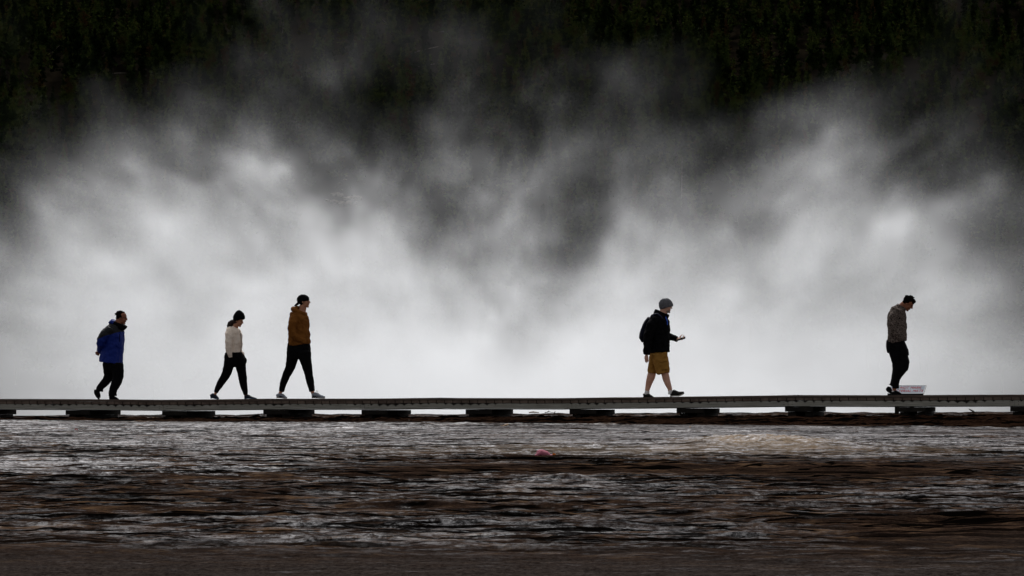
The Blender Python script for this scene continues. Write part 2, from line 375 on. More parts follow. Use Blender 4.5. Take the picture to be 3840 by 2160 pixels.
def tube_arrays(pts, rad, k=6):
    "tapered tube through points"
    V = []; F = []; pts = [Vector(p) for p in pts]
    for i, (p, r) in enumerate(zip(pts, rad)):
        d = (pts[min(i+1, len(pts)-1)]-pts[max(i-1, 0)]).normalized()
        u = d.cross(Vector((0, 0, 1))); u = Vector((1, 0, 0)) if u.length < .1 else u.normalized(); w = d.cross(u)
        for j in range(k):
            a = 2*math.pi*j/k; V.append(p+u*(r*math.cos(a))+w*(r*math.sin(a)))
    for i in range(len(pts)-1):
        for j in range(k): F.append((i*k+j, i*k+(j+1) % k, (i+1)*k+(j+1) % k, (i+1)*k+j))
    F.append(tuple(range(k))[::-1]); F.append(tuple(range((len(pts)-1)*k, len(pts)*k)))
    return V, F
def build_forest():
    rng = np.random.default_rng(21); random.seed(5)
    protos = []
    for k in range(7):
        H = [11, 9.5, 12.5, 8, 13.5, 10, 7][k]; Rm = [1.9, 1.8, 1.7, 1.7, 2.1, 1.5, 1.7][k]
        V, F = crown_arrays(H, Rm, 130, rng, 4, [.15, .1, .35, .08, .2, .12, .06][k])
        cm = bpy.data.meshes.new('crown'); cm.from_pydata([tuple(v) for v in V], [], tri_fix(F)); cm.materials.append(M_NEEDLE)
        tv, tf = tube_arrays([(0, 0, -1), (0.03, 0, H*.5), (0, 0, H*.97)], [.16, .10, .03]); tm = bpy.data.meshes.new('trunk')
        tm.from_pydata([tuple(v) for v in tv], [], tf); tm.materials.append(M_BARK)
        protos.append((cm, tm, H))
    # positions on the slope
    P = []
    for _ in range(12000):
        y = 455+(1000-455)*rng.random()**.9; hw = y*.185+12; x = (rng.random()*2-1)*hw
        P.append((x, y))
    cell = {}; Q = []
    for x, y in P:
        d = 5.0+1.5*math.sin(x*.06+y*.03)
        # open rocky gap
        px = 1920+FP*x/y
        if 1130 < px < 1420 and 520 < y < 596: continue
        ok = True
        for i in (-1, 0, 1):
            for j in (-1, 0, 1):
                for q in cell.get((int(x//7)+i, int(y//7)+j), ()):
                    if (q[0]-x)**2+(q[1]-y)**2 < d*d: ok = False
        if ok: cell.setdefault((int(x//7), int(y//7)), []).append((x, y)); Q.append((x, y))
    Q.sort(key=lambda p: p[1])
    inview = [q for q in Q if abs(q[0]/q[1]) < .172]; sel = set()
    # individuals: those that show largest (the nearest rows)
    for q in inview[:290]: sel.add(q)
    adj = [('dark green lodgepole pine'), ('slender olive pine'), ('bushy dusky pine')]
    i = 0
    for q in Q:
        if q not in sel: continue
        cm, tm, H = protos[int(rng.integers(0, 7))]
        r = bpy.data.objects.new('pine_tree', None); COL.objects.link(r); s = .9+.6*rng.random()
        r.location = (q[0], q[1], float(hill_z(q[0], q[1]))); r.scale = (s*(.9+.3*rng.random()), s*(.9+.3*rng.random()), s); r.rotation_euler.z = rng.random()*6.28
        tag(r, 'narrow dark green pine in the front rows of the forest, half lost in steam', 'pine tree', 'pines along the foot of the forested hill')
        link('crown', cm, r); link('trunk', tm, r); i += 1
    # the rest of the forest, one mass
    VV = []; FF = []; n = 0; simple = []
    for k in range(6):
        H = [11, 9.5, 12.5, 8, 13, 10][k]
        V, F = crown_arrays(H, [1.8, 1.7, 1.6, 1.7, 2.0, 1.5][k], 75, rng, 3, [.15, .1, .35, .08, .2, .12][k])
        simple.append((V.astype(np.float32), np.array(F)))
    for q in Q:
        if q in sel: continue
        V, F = simple[int(rng.integers(0, 6))]; s = .85+.75*rng.random(); a = rng.random()*6.28
        c, sn = math.cos(a)*s, math.sin(a)*s
        W = np.stack([V[:, 0]*c-V[:, 1]*sn+q[0], V[:, 0]*sn+V[:, 1]*c+q[1], V[:, 2]*s+float(hill_z(q[0], q[1]))], -1)
        VV.append(W); FF.append(F+n); n += len(V)
    V = np.concatenate(VV); F = np.concatenate(FF)
    tri = F[:, 2] == F[:, 3]; T3 = F[tri][:, :3]; Q4 = F[~tri]
    T6 = np.concatenate([T3, Q4[:, [0, 1, 2]], Q4[:, [0, 2, 3]]])
    o = link('forest', np_mesh('forest', V, T6, M_NEEDLE)); tag(o, 'dark pine forest covering the upper slope of the hill', 'forest', kind='stuff')
    print('trees', len(Q), len(sel))
    # bare standing snags
    def snag(px, py, hpx, lean, label):
        # distance where the line of sight meets the slope
        t = (HOR-py)/FP; y = HILL0
        for _ in range(30): y = HILL0+max(8, (t*y-(float(hill_z((px-1920)/FP*y, y))-(y-HILL0)*HSL)))/HSL
        x = (px-1920)/FP*y; H = hpx/FP*y
        pts = [(0, 0, -.5), (lean*H*.4, 0, H*.5), (lean*H, 0, H)]
        V, F = tube_arrays(pts, [.17, .12, .04]); r = mesh_obj('dead_snag', V, F, M_DEAD)
        r.location = (x, y-1.5, float(hill_z(x, y))); tag(r, label, 'dead tree', 'bare dead trees standing in the steam')
        for k in range(6):
            h = H*(.45+.6*random.random()); a = random.random()*6.28; L = .3+.7*random.random()
            p0 = Vector((lean*h, 0, h)); p1 = p0+Vector((math.cos(a)*L, math.sin(a)*L, .3*L)); p2 = p1+Vector((math.cos(a)*L*.4, 0, .5*L))
            bv, bf = tube_arrays([p0, p1, p2], [.05, .035, .015], 4); mesh_obj('branch', bv, bf, M_DEAD, r)
    for k, (px, py, hpx, lean, lb) in enumerate([
            (2553, 905, 300, .01, 'tall straight dead trunk left of the right-hand plume'), (2411, 1120, 220, -.03, 'pale bare snag low in the steam behind the man in shorts'),
            (2190, 1000, 150, .08, 'forked pale snag in the mist above the middle of the boardwalk'), (2760, 1010, 190, .02, 'thin bare trunk halfway up the right plume'),
            (3530, 640, 210, .03, 'thin dead trunk in the dark trees above the sign'), (2900, 1000, 150, -.05, 'leaning bare snag deep in the right plume'),
            (1055, 190, 110, .1, 'slanting dead snag high on the hill above the left plume'), (3620, 1010, 180, .02, 'faint bare trunk at the right edge of the steam')]):
        snag(px, py, hpx, lean, lb)
    # fallen logs, bleached
    logs = [(1600, 185, 90, .25, 'pale fallen log highest on the hill, near the top centre'), (1420, 60, 60, -.9, 'short steep fallen log at the top of the hill'),
            (1650, 120, 130, .1, 'long thin fallen log on the dark slope at the top centre'), (1600, 245, 60, .2, 'short pale fallen log below the long one at the top centre'),
            (440, 275, 70, .05, 'pale fallen log high on the left slope'), (1040, 500, 50, .05, 'level bleached log between dark pines over the left plume'),
            (1140, 470, 60, -.5, 'tilted bleached log left of the rocky gap'), (1500, 560, 110, .1, 'long faint log right of the rocky gap'),
            (1380, 430, 80, .2, 'thin bleached log above the rocky gap'), (180, 210, 110, .9, 'steep fallen trunk at the far left of the hill'),
            (2590, 700, 70, .4, 'slanting log in the mist beside the right plume'), (1050, 565, 70, .02, 'level bleached log just above the left plume')]
    for px, py, wpx, sl_, lb in logs:
        t = (HOR-py)/FP; y = HILL0
        for _ in range(40): y = HILL0+max(8, (t*y-(float(hill_z((px-1920)/FP*y, y))-(y-HILL0)*HSL)))/HSL
        y -= 14; x = (px-1920)/FP*y; L = wpx/FP*y; z = t*y
        V, F = tube_arrays([(-L/2, 0, -L*sl_/2), (0, .1, .1), (L/2, .2, L*sl_/2)], [.18, .15, .07]); o = mesh_obj('fallen_log', V, F, M_DEAD)
        o.location = (x, y, z); tag(o, lb, 'log', 'bleached logs fallen on the hill')
    # pale rocks in the gap
    t = (HOR-745)/FP; y = 556; c0 = Vector(((1290-1920)/FP*y, y, t*y-.6))
    r = bpy.data.objects.new('rock_outcrop', None); COL.objects.link(r); r.location = c0
    tag(r, 'pale broken rock outcrop in a gap between the trees', 'rock outcrop')
    rm = nmat('pale_rock', '#3d3832', '#6e675e', rough=1, scale=.9, spec=0)
    for k in range(26):
        px = random.gauss(1295, 36); py = random.gauss(742, 11) if k < 18 else random.gauss(700, 20)
        yy = 556+(742-py)*.25; c = Vector(((px-1920)/FP*yy, yy, (HOR-py)/FP*yy))-c0; w = random.uniform(.2, .7)*(1 if k < 18 else .5)
        bm = bmesh.new(); bmesh.ops.create_icosphere(bm, subdivisions=2, radius=1); V = []
        for v in bm.verts: V.append(c+Vector((v.co.x*w*1.5, v.co.y*w, v.co.z*w*.55))*random.uniform(.65, 1.2) if False else c+Vector((v.co.x*w*1.4, v.co.y*w, v.co.z*w*.6))+Vector([random.uniform(-.22, .22)*w for _ in range(3)]))
        F = [tuple(v.index for v in f.verts) for f in bm.faces]; bm.free(); mesh_obj('boulder', V, F, rm, r)
build_forest()

# ------------------------------------------------------------------ boardwalk
CP, SP = math.cos(YAW), math.sin(YAW)          # walking direction (CP, SP); SP < 0
def at_px(px, off):
    "point on the line parallel to the boardwalk's front edge, off metres behind it, seen at photo column px"
    u = (px-1920)/FP; Y = (50+off/CP)/(1+TANP*u); return u*Y, Y
TOP = [(-900, 1497), (0, 1496), (200, 1496.3), (400, 1497.4), (620, 1499.4), (800, 1497.5), (1019, 1495), (1190, 1495), (1407, 1494.6), (1656, 1491.4), (1660, 1492.4),
       (1900, 1492.8), (2110, 1493), (2315, 1489.6), (2319, 1490.4), (2600, 1486.8), (2900, 1483), (2993, 1480.7), (2997, 1481.4), (3300, 1482), (3700, 1480.2), (3840, 1479.6), (4700, 1478)]
_tx = np.array([t[0] for t in TOP], float); _ty = np.array([t[1] for t in TOP], float)
def top_z(px):
    "height of the top of the edge board at photo column px"
    _, Y = at_px(px, 0); return (HOR-float(np.interp(px, _tx, _ty)))/FP*Y
def s_of(px): X, Y = at_px(px, 0); return X/CP          # arc length along the walk from x=0
def px_of(s): X = s*CP; return 1920+FP*X/(50-TANP*X)
class MB:
    def __init__(s): s.V = []; s.F = []
    def hexa(s, P):
        n = len(s.V); s.V += [Vector(p) for p in P]
        s.F += [tuple(n+i for i in f) for f in ((0, 3, 2, 1), (4, 5, 6, 7), (0, 1, 5, 4), (1, 2, 6, 5), (2, 3, 7, 6), (3, 0, 4, 7))]
    def box(s, c, d, rz=0, tilt=0):
        M = Matrix.Translation(Vector(c)) @ Matrix.Rotation(rz, 4, 'Z') @ Matrix.Rotation(tilt, 4, 'Y'); x, y, z = d[0]/2, d[1]/2, d[2]/2
        s.hexa([M @ Vector(p) for p in ((-x, -y, -z), (x, -y, -z), (x, y, -z), (-x, y, -z), (-x, -y, z), (x, -y, z), (x, y, z), (-x, y, z))])
    def tube(s, pts, rad, k=6):
        V, F = tube_arrays(pts, rad, k); n = len(s.V); s.V += V; s.F += [tuple(n+i for i in f) for f in F]
    def build(s, name, mat, parent=None, bevel=0, smooth=False):
        o = mesh_obj(name, s.V, s.F, mat, parent, smooth)
        if bevel:
            b = o.modifiers.new('bevel', 'BEVEL'); b.width = bevel; b.segments = 2; b.limit_method = 'ANGLE'
        return o
def W2(s, off, z): return Vector((s*CP-off*SP, 50+s*SP+off*CP, z))   # along the walk, behind its front edge, height
M_EDGE = nmat('composite_board', '#4c4039', '#5e5048', rough=.75, scale=6, spec=.25, bump=.3, bscale=50, stretch=(1, 1, 8))
M_PLANK = nmat('plank_ends', '#584b43', '#75665c', rough=.8, scale=7, spec=.2, bump=.3, bscale=60)
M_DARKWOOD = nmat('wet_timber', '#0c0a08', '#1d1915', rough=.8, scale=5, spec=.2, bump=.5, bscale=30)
def stringer_mat():
    m, nt, b, out = new_mat('weathered_paint'); N, Lk = nt.nodes, nt.links
    tc = N.new('ShaderNodeTexCoord'); sep = N.new('ShaderNodeSeparateXYZ'); Lk.new(tc.outputs['UV'], sep.inputs[0])
    def noise(s, st, d=6):
        mp = N.new('ShaderNodeMapping'); mp.inputs['Scale'].default_value = st; Lk.new(tc.outputs['UV'], mp.inputs[0])
        n = N.new('ShaderNodeTexNoise'); n.inputs['Scale'].default_value = s; n.inputs['Detail'].default_value = d; Lk.new(mp.outputs[0], n.inputs[0]); return n.outputs[0]
    def math_(op, a, c):
        x = N.new('ShaderNodeMath'); x.operation = op
        for i, v in enumerate((a, c)):
            if isinstance(v, (int, float)): x.inputs[i].default_value = v
            else: Lk.new(v, x.inputs[i])
        return x.outputs[0]
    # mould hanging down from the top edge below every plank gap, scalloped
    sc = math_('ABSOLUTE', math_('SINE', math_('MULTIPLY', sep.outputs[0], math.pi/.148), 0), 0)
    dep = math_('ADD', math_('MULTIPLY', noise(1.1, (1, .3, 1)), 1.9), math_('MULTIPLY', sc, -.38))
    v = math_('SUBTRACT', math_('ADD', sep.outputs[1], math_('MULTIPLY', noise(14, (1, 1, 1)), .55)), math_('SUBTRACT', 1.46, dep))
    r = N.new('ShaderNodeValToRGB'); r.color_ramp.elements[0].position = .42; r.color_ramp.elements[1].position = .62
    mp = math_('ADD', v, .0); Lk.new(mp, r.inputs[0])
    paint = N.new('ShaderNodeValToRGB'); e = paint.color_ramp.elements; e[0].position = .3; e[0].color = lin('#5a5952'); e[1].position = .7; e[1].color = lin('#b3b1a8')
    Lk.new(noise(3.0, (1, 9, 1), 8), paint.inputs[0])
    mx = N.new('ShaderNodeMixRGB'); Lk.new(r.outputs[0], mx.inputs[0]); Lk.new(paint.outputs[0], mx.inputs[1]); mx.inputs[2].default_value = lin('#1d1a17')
    Lk.new(mx.outputs[0], b.inputs['Base Color']); b.inputs['Roughness'].default_value = .8; b.inputs['Specular IOR Level'].default_value = .2
    bp = N.new('ShaderNodeBump'); bp.inputs['Strength'].default_value = .5; bp.inputs['Distance'].default_value = .006
    Lk.new(noise(4, (1, 22, 1), 6), bp.inputs['Height']); Lk.new(bp.outputs[0], b.inputs['Normal'])
    return m
M_STR = stringer_mat()
WID = 1.32
def build_walk():
    root = bpy.data.objects.new('boardwalk', None); COL.objects.link(root); root.location = (0, 50, 0)
    tag(root, 'low grey timber boardwalk crossing the whole picture on short supports', 'boardwalk')
    def P(o): o.location = -Vector((0, 50, 0)); o.parent = root; return o
    def strip(name, s0, s1, zt, zb, o0, o1, mat, step=.25, uv=False, bevel=.004):
        n = max(2, int((s1-s0)/step)+1); ss = np.linspace(s0, s1, n); V = []; F = []
        for s in ss:
            for (o_, z_) in ((o0, zb(s)), (o1, zb(s)), (o1, zt(s)), (o0, zt(s))): V.append(W2(s, o_, z_))
        for i in range(n-1):
            for j in range(4): F.append((i*4+j, (i+1)*4+j, (i+1)*4+(j+1) % 4, i*4+(j+1) % 4))
        F.append((0, 1, 2, 3)); F.append(tuple(4*(n-1)+k for k in (3, 2, 1, 0)))
        o = P(mesh_obj(name, V, F, mat)); me = o.data
        if uv:
            u = me.uv_layers.new(name='UVMap')
            for lp in me.loops:
                vi = lp.vertex_index; u.data[lp.index].uv = (ss[vi//4], 0 if vi % 4 < 2 else 1)
        bm = bmesh.new(); bm.from_mesh(me); bmesh.ops.recalc_face_normals(bm, faces=bm.faces); bm.to_mesh(me); bm.free()
        return o
    tz = lambda s: top_z(px_of(s))
    joints = [-2500, -1900, -1350, -770, -200, 400, 1019, 1656, 2315, 2995, 3701, 4460, 5240, 6040, 6900]
    for a, c in zip(joints[:-1], joints[1:]):
        dz = random.uniform(-.001, .001)
        strip('edge_board', s_of(a)+.003, s_of(c)-.003, tz, lambda s: tz(s)-.036, 0, .14, M_EDGE)
        strip('edge_board', s_of(a)+.003, s_of(c)-.003, lambda s: tz(s)-.006, lambda s: tz(s)-.036, WID-.14, WID, M_EDGE)
    strip('deck_surface', s_of(-2500), s_of(6900), lambda s: tz(s)-.008, lambda s: tz(s)-.0412, .145, WID-.145, M_EDGE)
    mb = MB(); s = s_of(-2500); g = .148; rr = random.Random(4)
    while s < s_of(6900):
        z = tz(s+g/2); o = rr.uniform(-.004, .004); h = .0015*rr.uniform(-1, 1)
        z0, z1 = tz(s)-.0418, tz(s+g-.014)-.0418
        mb.hexa([W2(s, 0.010+o, z0-.044+h), W2(s+g-.014, 0.010+o, z1-.044+h), W2(s+g-.014, WID-.004, z1-.044+h), W2(s, WID-.004, z0-.044+h),
                 W2(s, 0.010+o, z0), W2(s+g-.014, 0.010+o, z1), W2(s+g-.014, WID-.004, z1), W2(s, WID-.004, z0)])
        s += g
    P(mb.build('deck_planks', M_PLANK, None, .002))
    strip('gap_backing', s_of(-2500), s_of(6900), lambda s: tz(s)-.042, lambda s: tz(s)-.092, .05, .09, M_DARKWOOD)  # added dark strip filling the plank gaps so they read as shade
    sj = [-2500, -1560, -850, -130, 612, 1366, 2144, 2955, 3803, 4700, 5700, 6900]
    for a, c in zip(sj[:-1], sj[1:]):
        strip('stringer', s_of(a)+.003, s_of(c)-.003, lambda s: tz(s)-.092, lambda s: tz(s)-.183, .012, .05, M_STR, uv=True)
        strip('stringer', s_of(a)+.003, s_of(c)-.003, lambda s: tz(s)-.092, lambda s: tz(s)-.183, WID-.05, WID-.012, M_DARKWOOD)
        for e_ in (s_of(a)+.07, s_of(c)-.07):
            for dz in (.115, .155):
                mb = MB(); mb.tube([W2(e_, .013, tz(e_)-dz), W2(e_, .006, tz(e_)-dz)], [.006, .006], 8); P(mb.build('bolt', M_DARKWOOD))
    # dark skids below the stringers
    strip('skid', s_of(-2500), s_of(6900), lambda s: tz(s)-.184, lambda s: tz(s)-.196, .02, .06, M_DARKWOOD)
    for px in (-2300, -1960, -1610, -1240, -870, -500, -130, 243+26, 605+26, 985+26, 1354+26, 1745+26, 2136+25, 2538+25, 2945+25, 3367+24, 3792+24, 4260, 4720, 5190, 5670, 6180, 6710):
        s0 = s_of(px)-.12; z = tz(s0+.23)
        off0 = 0.0
        mb = MB(); a, d = .47, 1.42
        mb.hexa([W2(s0, off0, z-.278), W2(s0+a, off0, z-.278), W2(s0+a, off0+d, z-.278), W2(s0, off0+d, z-.278),
                 W2(s0, off0, z-.197), W2(s0+a, off0, z-.197), W2(s0+a, off0+d, z-.197), W2(s0, off0+d, z-.197)])
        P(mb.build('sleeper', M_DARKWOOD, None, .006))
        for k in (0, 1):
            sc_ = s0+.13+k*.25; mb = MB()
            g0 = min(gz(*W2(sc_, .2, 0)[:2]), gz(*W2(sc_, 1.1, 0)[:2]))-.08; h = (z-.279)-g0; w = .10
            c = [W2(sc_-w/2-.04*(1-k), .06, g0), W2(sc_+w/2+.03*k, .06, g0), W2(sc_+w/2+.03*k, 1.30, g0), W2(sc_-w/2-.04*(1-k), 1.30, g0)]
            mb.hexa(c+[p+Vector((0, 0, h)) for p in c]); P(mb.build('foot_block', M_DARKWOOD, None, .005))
build_walk()

# ------------------------------------------------------------------ people
LANE = .62
class Fig:
    "maps points read in an enlarged crop of the photo to metres in the figure's own frame (x ahead, y to its left, z up)"
    def __init__(s, ox, oy, sc, refpx, lane=LANE):
        s.ox, s.oy, s.sc = ox, oy, sc; s.px = refpx; s.rx, s.ry = at_px(refpx, lane)
        s.rz = top_z(refpx)-.008; s.prims = {}
        s.k = s.ry/FP/sc                     # metres per crop pixel
    def p(s, cx, cy, ly=0):
        px = s.ox+cx/s.sc; py = s.oy+cy/s.sc; u = (px-1920)/FP
        lx = (u*(s.ry+ly*CP)-s.rx+ly*SP)/(CP-u*SP)
        Y = s.ry+lx*SP+ly*CP
        return Vector((lx, ly, (HOR-py)/FP*Y-s.rz))
    def place(s, o): o.location = (s.rx, s.ry, s.rz); o.rotation_euler = (0, 0, YAW)
def ring_tube(nodes, k=16, sup=2.2):
    "nodes: (centre Vector, half width in the walking plane, half width across); returns closed shell"
    V = []; F = []; n = len(nodes)
    for i, (c, a, b) in enumerate(nodes):
        d = nodes[min(i+1, n-1)][0]-nodes[max(i-1, 0)][0]
        d = d.normalized() if d.length > 1e-6 else Vector((0, 0, 1))
        u = Vector((d.z, 0, -d.x)); u = Vector((1, 0, 0)) if u.length < .05 else u.normalized(); w = d.cross(u).normalized()
        for j in range(k):
            t = 2*math.pi*j/k; c_, s_ = math.cos(t), math.sin(t)
            V.append(c+u*(a*math.copysign(abs(c_)**(2/sup), c_))+w*(b*math.copysign(abs(s_)**(2/sup), s_)))
    for i in range(n-1):
        for j in range(k): F.append((i*k+j, i*k+(j+1) % k, (i+1)*k+(j+1) % k, (i+1)*k+j))
    F.append(tuple(range(k))[::-1]); F.append(tuple(range((n-1)*k, n*k)))
    return V, F
def ellip(c, r, rot=0, k=14):
    V = []; F = []; c = Vector(c); m = Matrix.Rotation(rot, 3, 'Y'); rows = 9
    V.append(c+m @ Vector((0, 0, r[2])))
    for i in range(1, rows):
        a = math.pi*i/rows
        for j in range(k):
            t = 2*math.pi*j/k; V.append(c+m @ Vector((r[0]*math.sin(a)*math.cos(t), r[1]*math.sin(a)*math.sin(t), r[2]*math.cos(a))))
    V.append(c+m @ Vector((0, 0, -r[2])))
    for j in range(k): F.append((0, 1+j, 1+(j+1) % k))
    for i in range(rows-2):
        for j in range(k): F.append((1+i*k+j, 1+(i+1)*k+j, 1+(i+1)*k+(j+1) % k, 1+i*k+(j+1) % k))
    n = len(V)-1
    for j in range(k): F.append((n, 1+(rows-2)*k+(j+1) % k, 1+(rows-2)*k+j))
    return V, F
def merge(shells):
    V = []; F = []
    for v, f in shells: n = len(V); V += list(v); F += [tuple(n+i for i in q) for q in f]
    return V, F
_folds = bpy.data.textures.new('cloth_folds', 'CLOUDS'); _folds.noise_scale = .085; _folds.noise_depth = 2
def blob(name, shells, mat, parent=None, voxel=.008, sm=2, folds=0):
    V, F = merge(shells); o = mesh_obj(name, V, F, mat, parent)
    me = o.data; bm = bmesh.new(); bm.from_mesh(me); bmesh.ops.recalc_face_normals(bm, faces=bm.faces); bm.to_mesh(me); bm.free()
    r = o.modifiers.new('union', 'REMESH'); r.mode = 'VOXEL'; r.voxel_size = voxel; r.use_smooth_shade = True
    if sm: q = o.modifiers.new('smooth', 'SMOOTH'); q.iterations = sm; q.factor = .5
    if folds: d = o.modifiers.new('folds', 'DISPLACE'); d.texture = _folds; d.strength = folds; d.texture_coords = 'LOCAL'; d.mid_level = .5
    return o
def tubeF(f, nodes, grow=1.0, add=0.0):
    out = []
    for nd in nodes:
        cx, cy, hw = nd[:3]; ly = nd[3] if len(nd) > 3 else 0; a = hw*f.k*grow/CP+add; b = (nd[4] if len(nd) > 4 and nd[4] else hw*f.k)*grow+add
        out.append((f.p(cx, cy, ly), max(a, .002), max(b, .002)))
    return ring_tube(out)
def slacks(pelvis, *legs):
    "taper the hip block and the tops of the legs so that they melt together"
    l = list(pelvis[-1]); l[1] += 40; l[2] *= .6; l[4] *= .75; out = [list(pelvis)+[l]]
    for t in legs: h = list(t[0]); h[1] -= 22; h[2] *= .6; out.append([h]+list(t))
    return out
def head_shells(O, H, th, parts=('face',)):
    "O: point under the head's middle at chin level; th: forward tilt"
    def q(x, y, z): return O+H*Vector((x*math.cos(th)+z*math.sin(th), y, -x*math.sin(th)+z*math.cos(th)))
    E = lambda c, r: ellip(q(*c), tuple(H*v for v in r), th)
    S = [E((-.03, 0, .65), (.40, .325, .34)), E((.10, 0, .42), (.255, .25, .36)), E((.07, 0, .22), (.23, .235, .17)), E((.24, 0, .09), (.10, .11, .085)), E((.0, 0, .30), (.20, .25, .14)), E((.10, 0, .15), (.17, .19, .09)),
         E((.20, .15, .36), (.13, .09, .12)), E((.20, -.15, .36), (.13, .09, .12)),
         E((.305, 0, .61), (.07, .19, .06)), E((.33, 0, .265), (.055, .10, .028)), E((.325, 0, .215), (.055, .085, .026)),
         ring_tube([(q(.34, 0, .58), .035*H, .035*H), (q(.405, 0, .48), .04*H, .042*H), (q(.455, 0, .395), .045*H, .06*H), (q(.38, 0, .35), .04*H, .075*H)], 10),
         E((-.03, .325, .47), (.075, .03, .115)), E((-.03, -.325, .47), (.075, .03, .115)), E((-.05, .30, .45), (.04, .05, .06)), E((-.05, -.30, .45), (.04, .05, .06))]
    return S, q
def hand_shells(wrist, fwd, nrm, curl=.5, side=1, sc=1.0, spread=.0, thumb=(.5, .5), curls=None):
    "wrist point, direction of the fingers, palm normal; side=+1 puts the thumb towards fwd x nrm"
    fwd = fwd.normalized(); nrm = (nrm-fwd*nrm.dot(fwd)).normalized(); lat = fwd.cross(nrm)*side; S = []
    pts = []
    def tb(P, Rr):
        nd = []
        V = []; F = []; k = 8
        for i, (c, r) in enumerate(zip(P, Rr)):
            d = (P[min(i+1, len(P)-1)]-P[max(i-1, 0)]).normalized(); u = d.cross(lat); u = d.orthogonal() if u.length < .1 else u
            u.normalize(); w = d.cross(u)
            ru, rw = r if isinstance(r, tuple) else (r, r)
            for j in range(k): t = 2*math.pi*j/k; V.append(c+u*(ru*math.cos(t))+w*(rw*math.sin(t)))
        for i in range(len(P)-1):
            for j in range(k): F.append((i*k+j, i*k+(j+1) % k, (i+1)*k+(j+1) % k, (i+1)*k+j))
        F.append(tuple(range(k))[::-1]); F.append(tuple(range((len(P)-1)*k, len(P)*k))); return V, F
    w = wrist
    S.append(tb([w-fwd*.03*sc, w+fwd*.02*sc, w+fwd*.055*sc, w+fwd*.088*sc], [(.020*sc, .026*sc), (.018*sc, .034*sc), (.015*sc, .042*sc), (.012*sc, .041*sc)]))
    for i, (o, L) in enumerate(((.033, .068), (.011, .077), (-.011, .072), (-.033, .058))):
        cu = curls[i] if curls else curl*(1+.12*i); p = w+fwd*(.085-.004*abs(i-1))*sc+lat*o*sc; d = fwd+lat*(spread*o*12); d.normalize(); P = [p-d*.012*sc, p]; a = 0
        for sg, fr in enumerate((.45, .30, .25)):
            a += cu*(.8, 1.0, .7)[sg]; dd = d*math.cos(a)+nrm*math.sin(a); P.append(P[-1]+dd*L*fr*sc)
        S.append(tb(P, [.0095*sc, .009*sc, .0085*sc, .0078*sc, .0055*sc]))
    b = w+fwd*.022*sc+lat*.028*sc; d1 = (fwd*thumb[0]+lat*(1-thumb[0])+nrm*thumb[1]).normalized(); d2 = (d1+fwd*.5).normalized()
    S.append(tb([b, b+d1*.032*sc, b+d1*.032*sc+d2*.03*sc, b+d1*.032*sc+d2*.052*sc], [.015*sc, .012*sc, .0095*sc, .006*sc]))
    return S
SKIN = nmat('skin', '#a06e54', '#b98468', rough=.55, scale=12, spec=.35)
SKIN_T = nmat('tanned_skin', '#7d4d36', '#925d44', rough=.55, scale=12, spec=.35)
SKIN_P = nmat('pale_skin', '#bf9079', '#d2a590', rough=.55, scale=12, spec=.35)
M_BLACK = nmat('black_cloth', '#09090b', '#121215', rough=.95, scale=20, spec=.06, bump=.4, bscale=120)
M_HAIR = nmat('dark_hair', '#070505', '#120d0b', rough=.9, scale=30, spec=.02, bump=.6, bscale=200)
M_EYE = nmat('eye', '#120c0a', '#4a403a', rough=.2, scale=20)
M_WHITE = nmat('white_sock', '#c9c9cc', '#e6e6e8', rough=.9, scale=30, spec=.1, bump=.4, bscale=300)
M_GREYSHOE = nmat('grey_mesh_shoe', '#6f7580', '#949aa5', rough=.8, scale=40, spec=.2, bump=.4, bscale=300)
M_NAVYSHOE = nmat('navy_shoe', '#12161f', '#232d3d', rough=.8, scale=40, spec=.2)
M_SOLEW = nmat('pale_rubber', '#a9a59c', '#c7c3b9', rough=.7, scale=20, spec=.2)
M_SOLEB = nmat('blue_grey_rubber', '#3f5468', '#56708a', rough=.7, scale=20, spec=.2)
M_SOLED = nmat('black_rubber', '#101010', '#1c1b1a', rough=.7, scale=20, spec=.2)
def shoe(f, root, nodes, mat, solemat, laces=None, stripes=None):
    o = blob('shoe', [tubeF(f, nodes)], mat, root, .006, 2)
    # sole follows the underside
    sn = []
    for nd in nodes: sn.append((nd[0], nd[1]+nd[2]-5, 6.5, nd[3], (nd[4] if len(nd) > 4 and nd[4] else nd[2]*f.k)*1.04))
    blob('sole', [tubeF(f, sn)], solemat, o, .005, 1)
    if laces:
        mb = MB()
        for (ax, ay, bx, by) in laces:
            a = f.p(ax, ay, nodes[1][3]-.02); b = f.p(bx, by, nodes[1][3]+.02); m_ = (a+b)/2+Vector((0, 0, .012))
            mb.tube([a, m_, b], [.0035]*3, 5)
        mb.build('laces', M_SOLEW if mat is not M_BLACK else M_BLACK, o)
    if stripes:
        mb = MB()
        for (ax, ay, bx, by) in stripes:
            ly = nodes[1][3]-nodes[1][4]; a = f.p(ax, ay, ly-.001); b = f.p(bx, by, ly-.006); mb.tube([a, b], [.009, .009], 6)
        mb.build('side_stripe', M_BLACK, o)
    return o
def person(f, garments, skin_nodes, head, label, skin, voxel=.006, hands=()):
    "garments: lists of tube node lists whose shrunken copies make the body under the clothes"
    S = [tubeF(f, t, .70) for g in garments for t in [x[:-1] if len(x[-1]) > 4 else x for x in g]]+[tubeF(f, t) for t in skin_nodes]
    O, H, th = head; hs, q = head_shells(O, H, th); S += hs
    for h in hands: S += h
    root = blob('person', S, skin, None, voxel, 2); f.place(root); tag(root, label, 'person')
    for sy in (-1, 1): 
        V, F = ellip(q(.325, sy*.125, .53), (H*.035, H*.05, H*.035), 0); mesh_obj('eye', V, F, M_EYE, root, True)
    return root, q
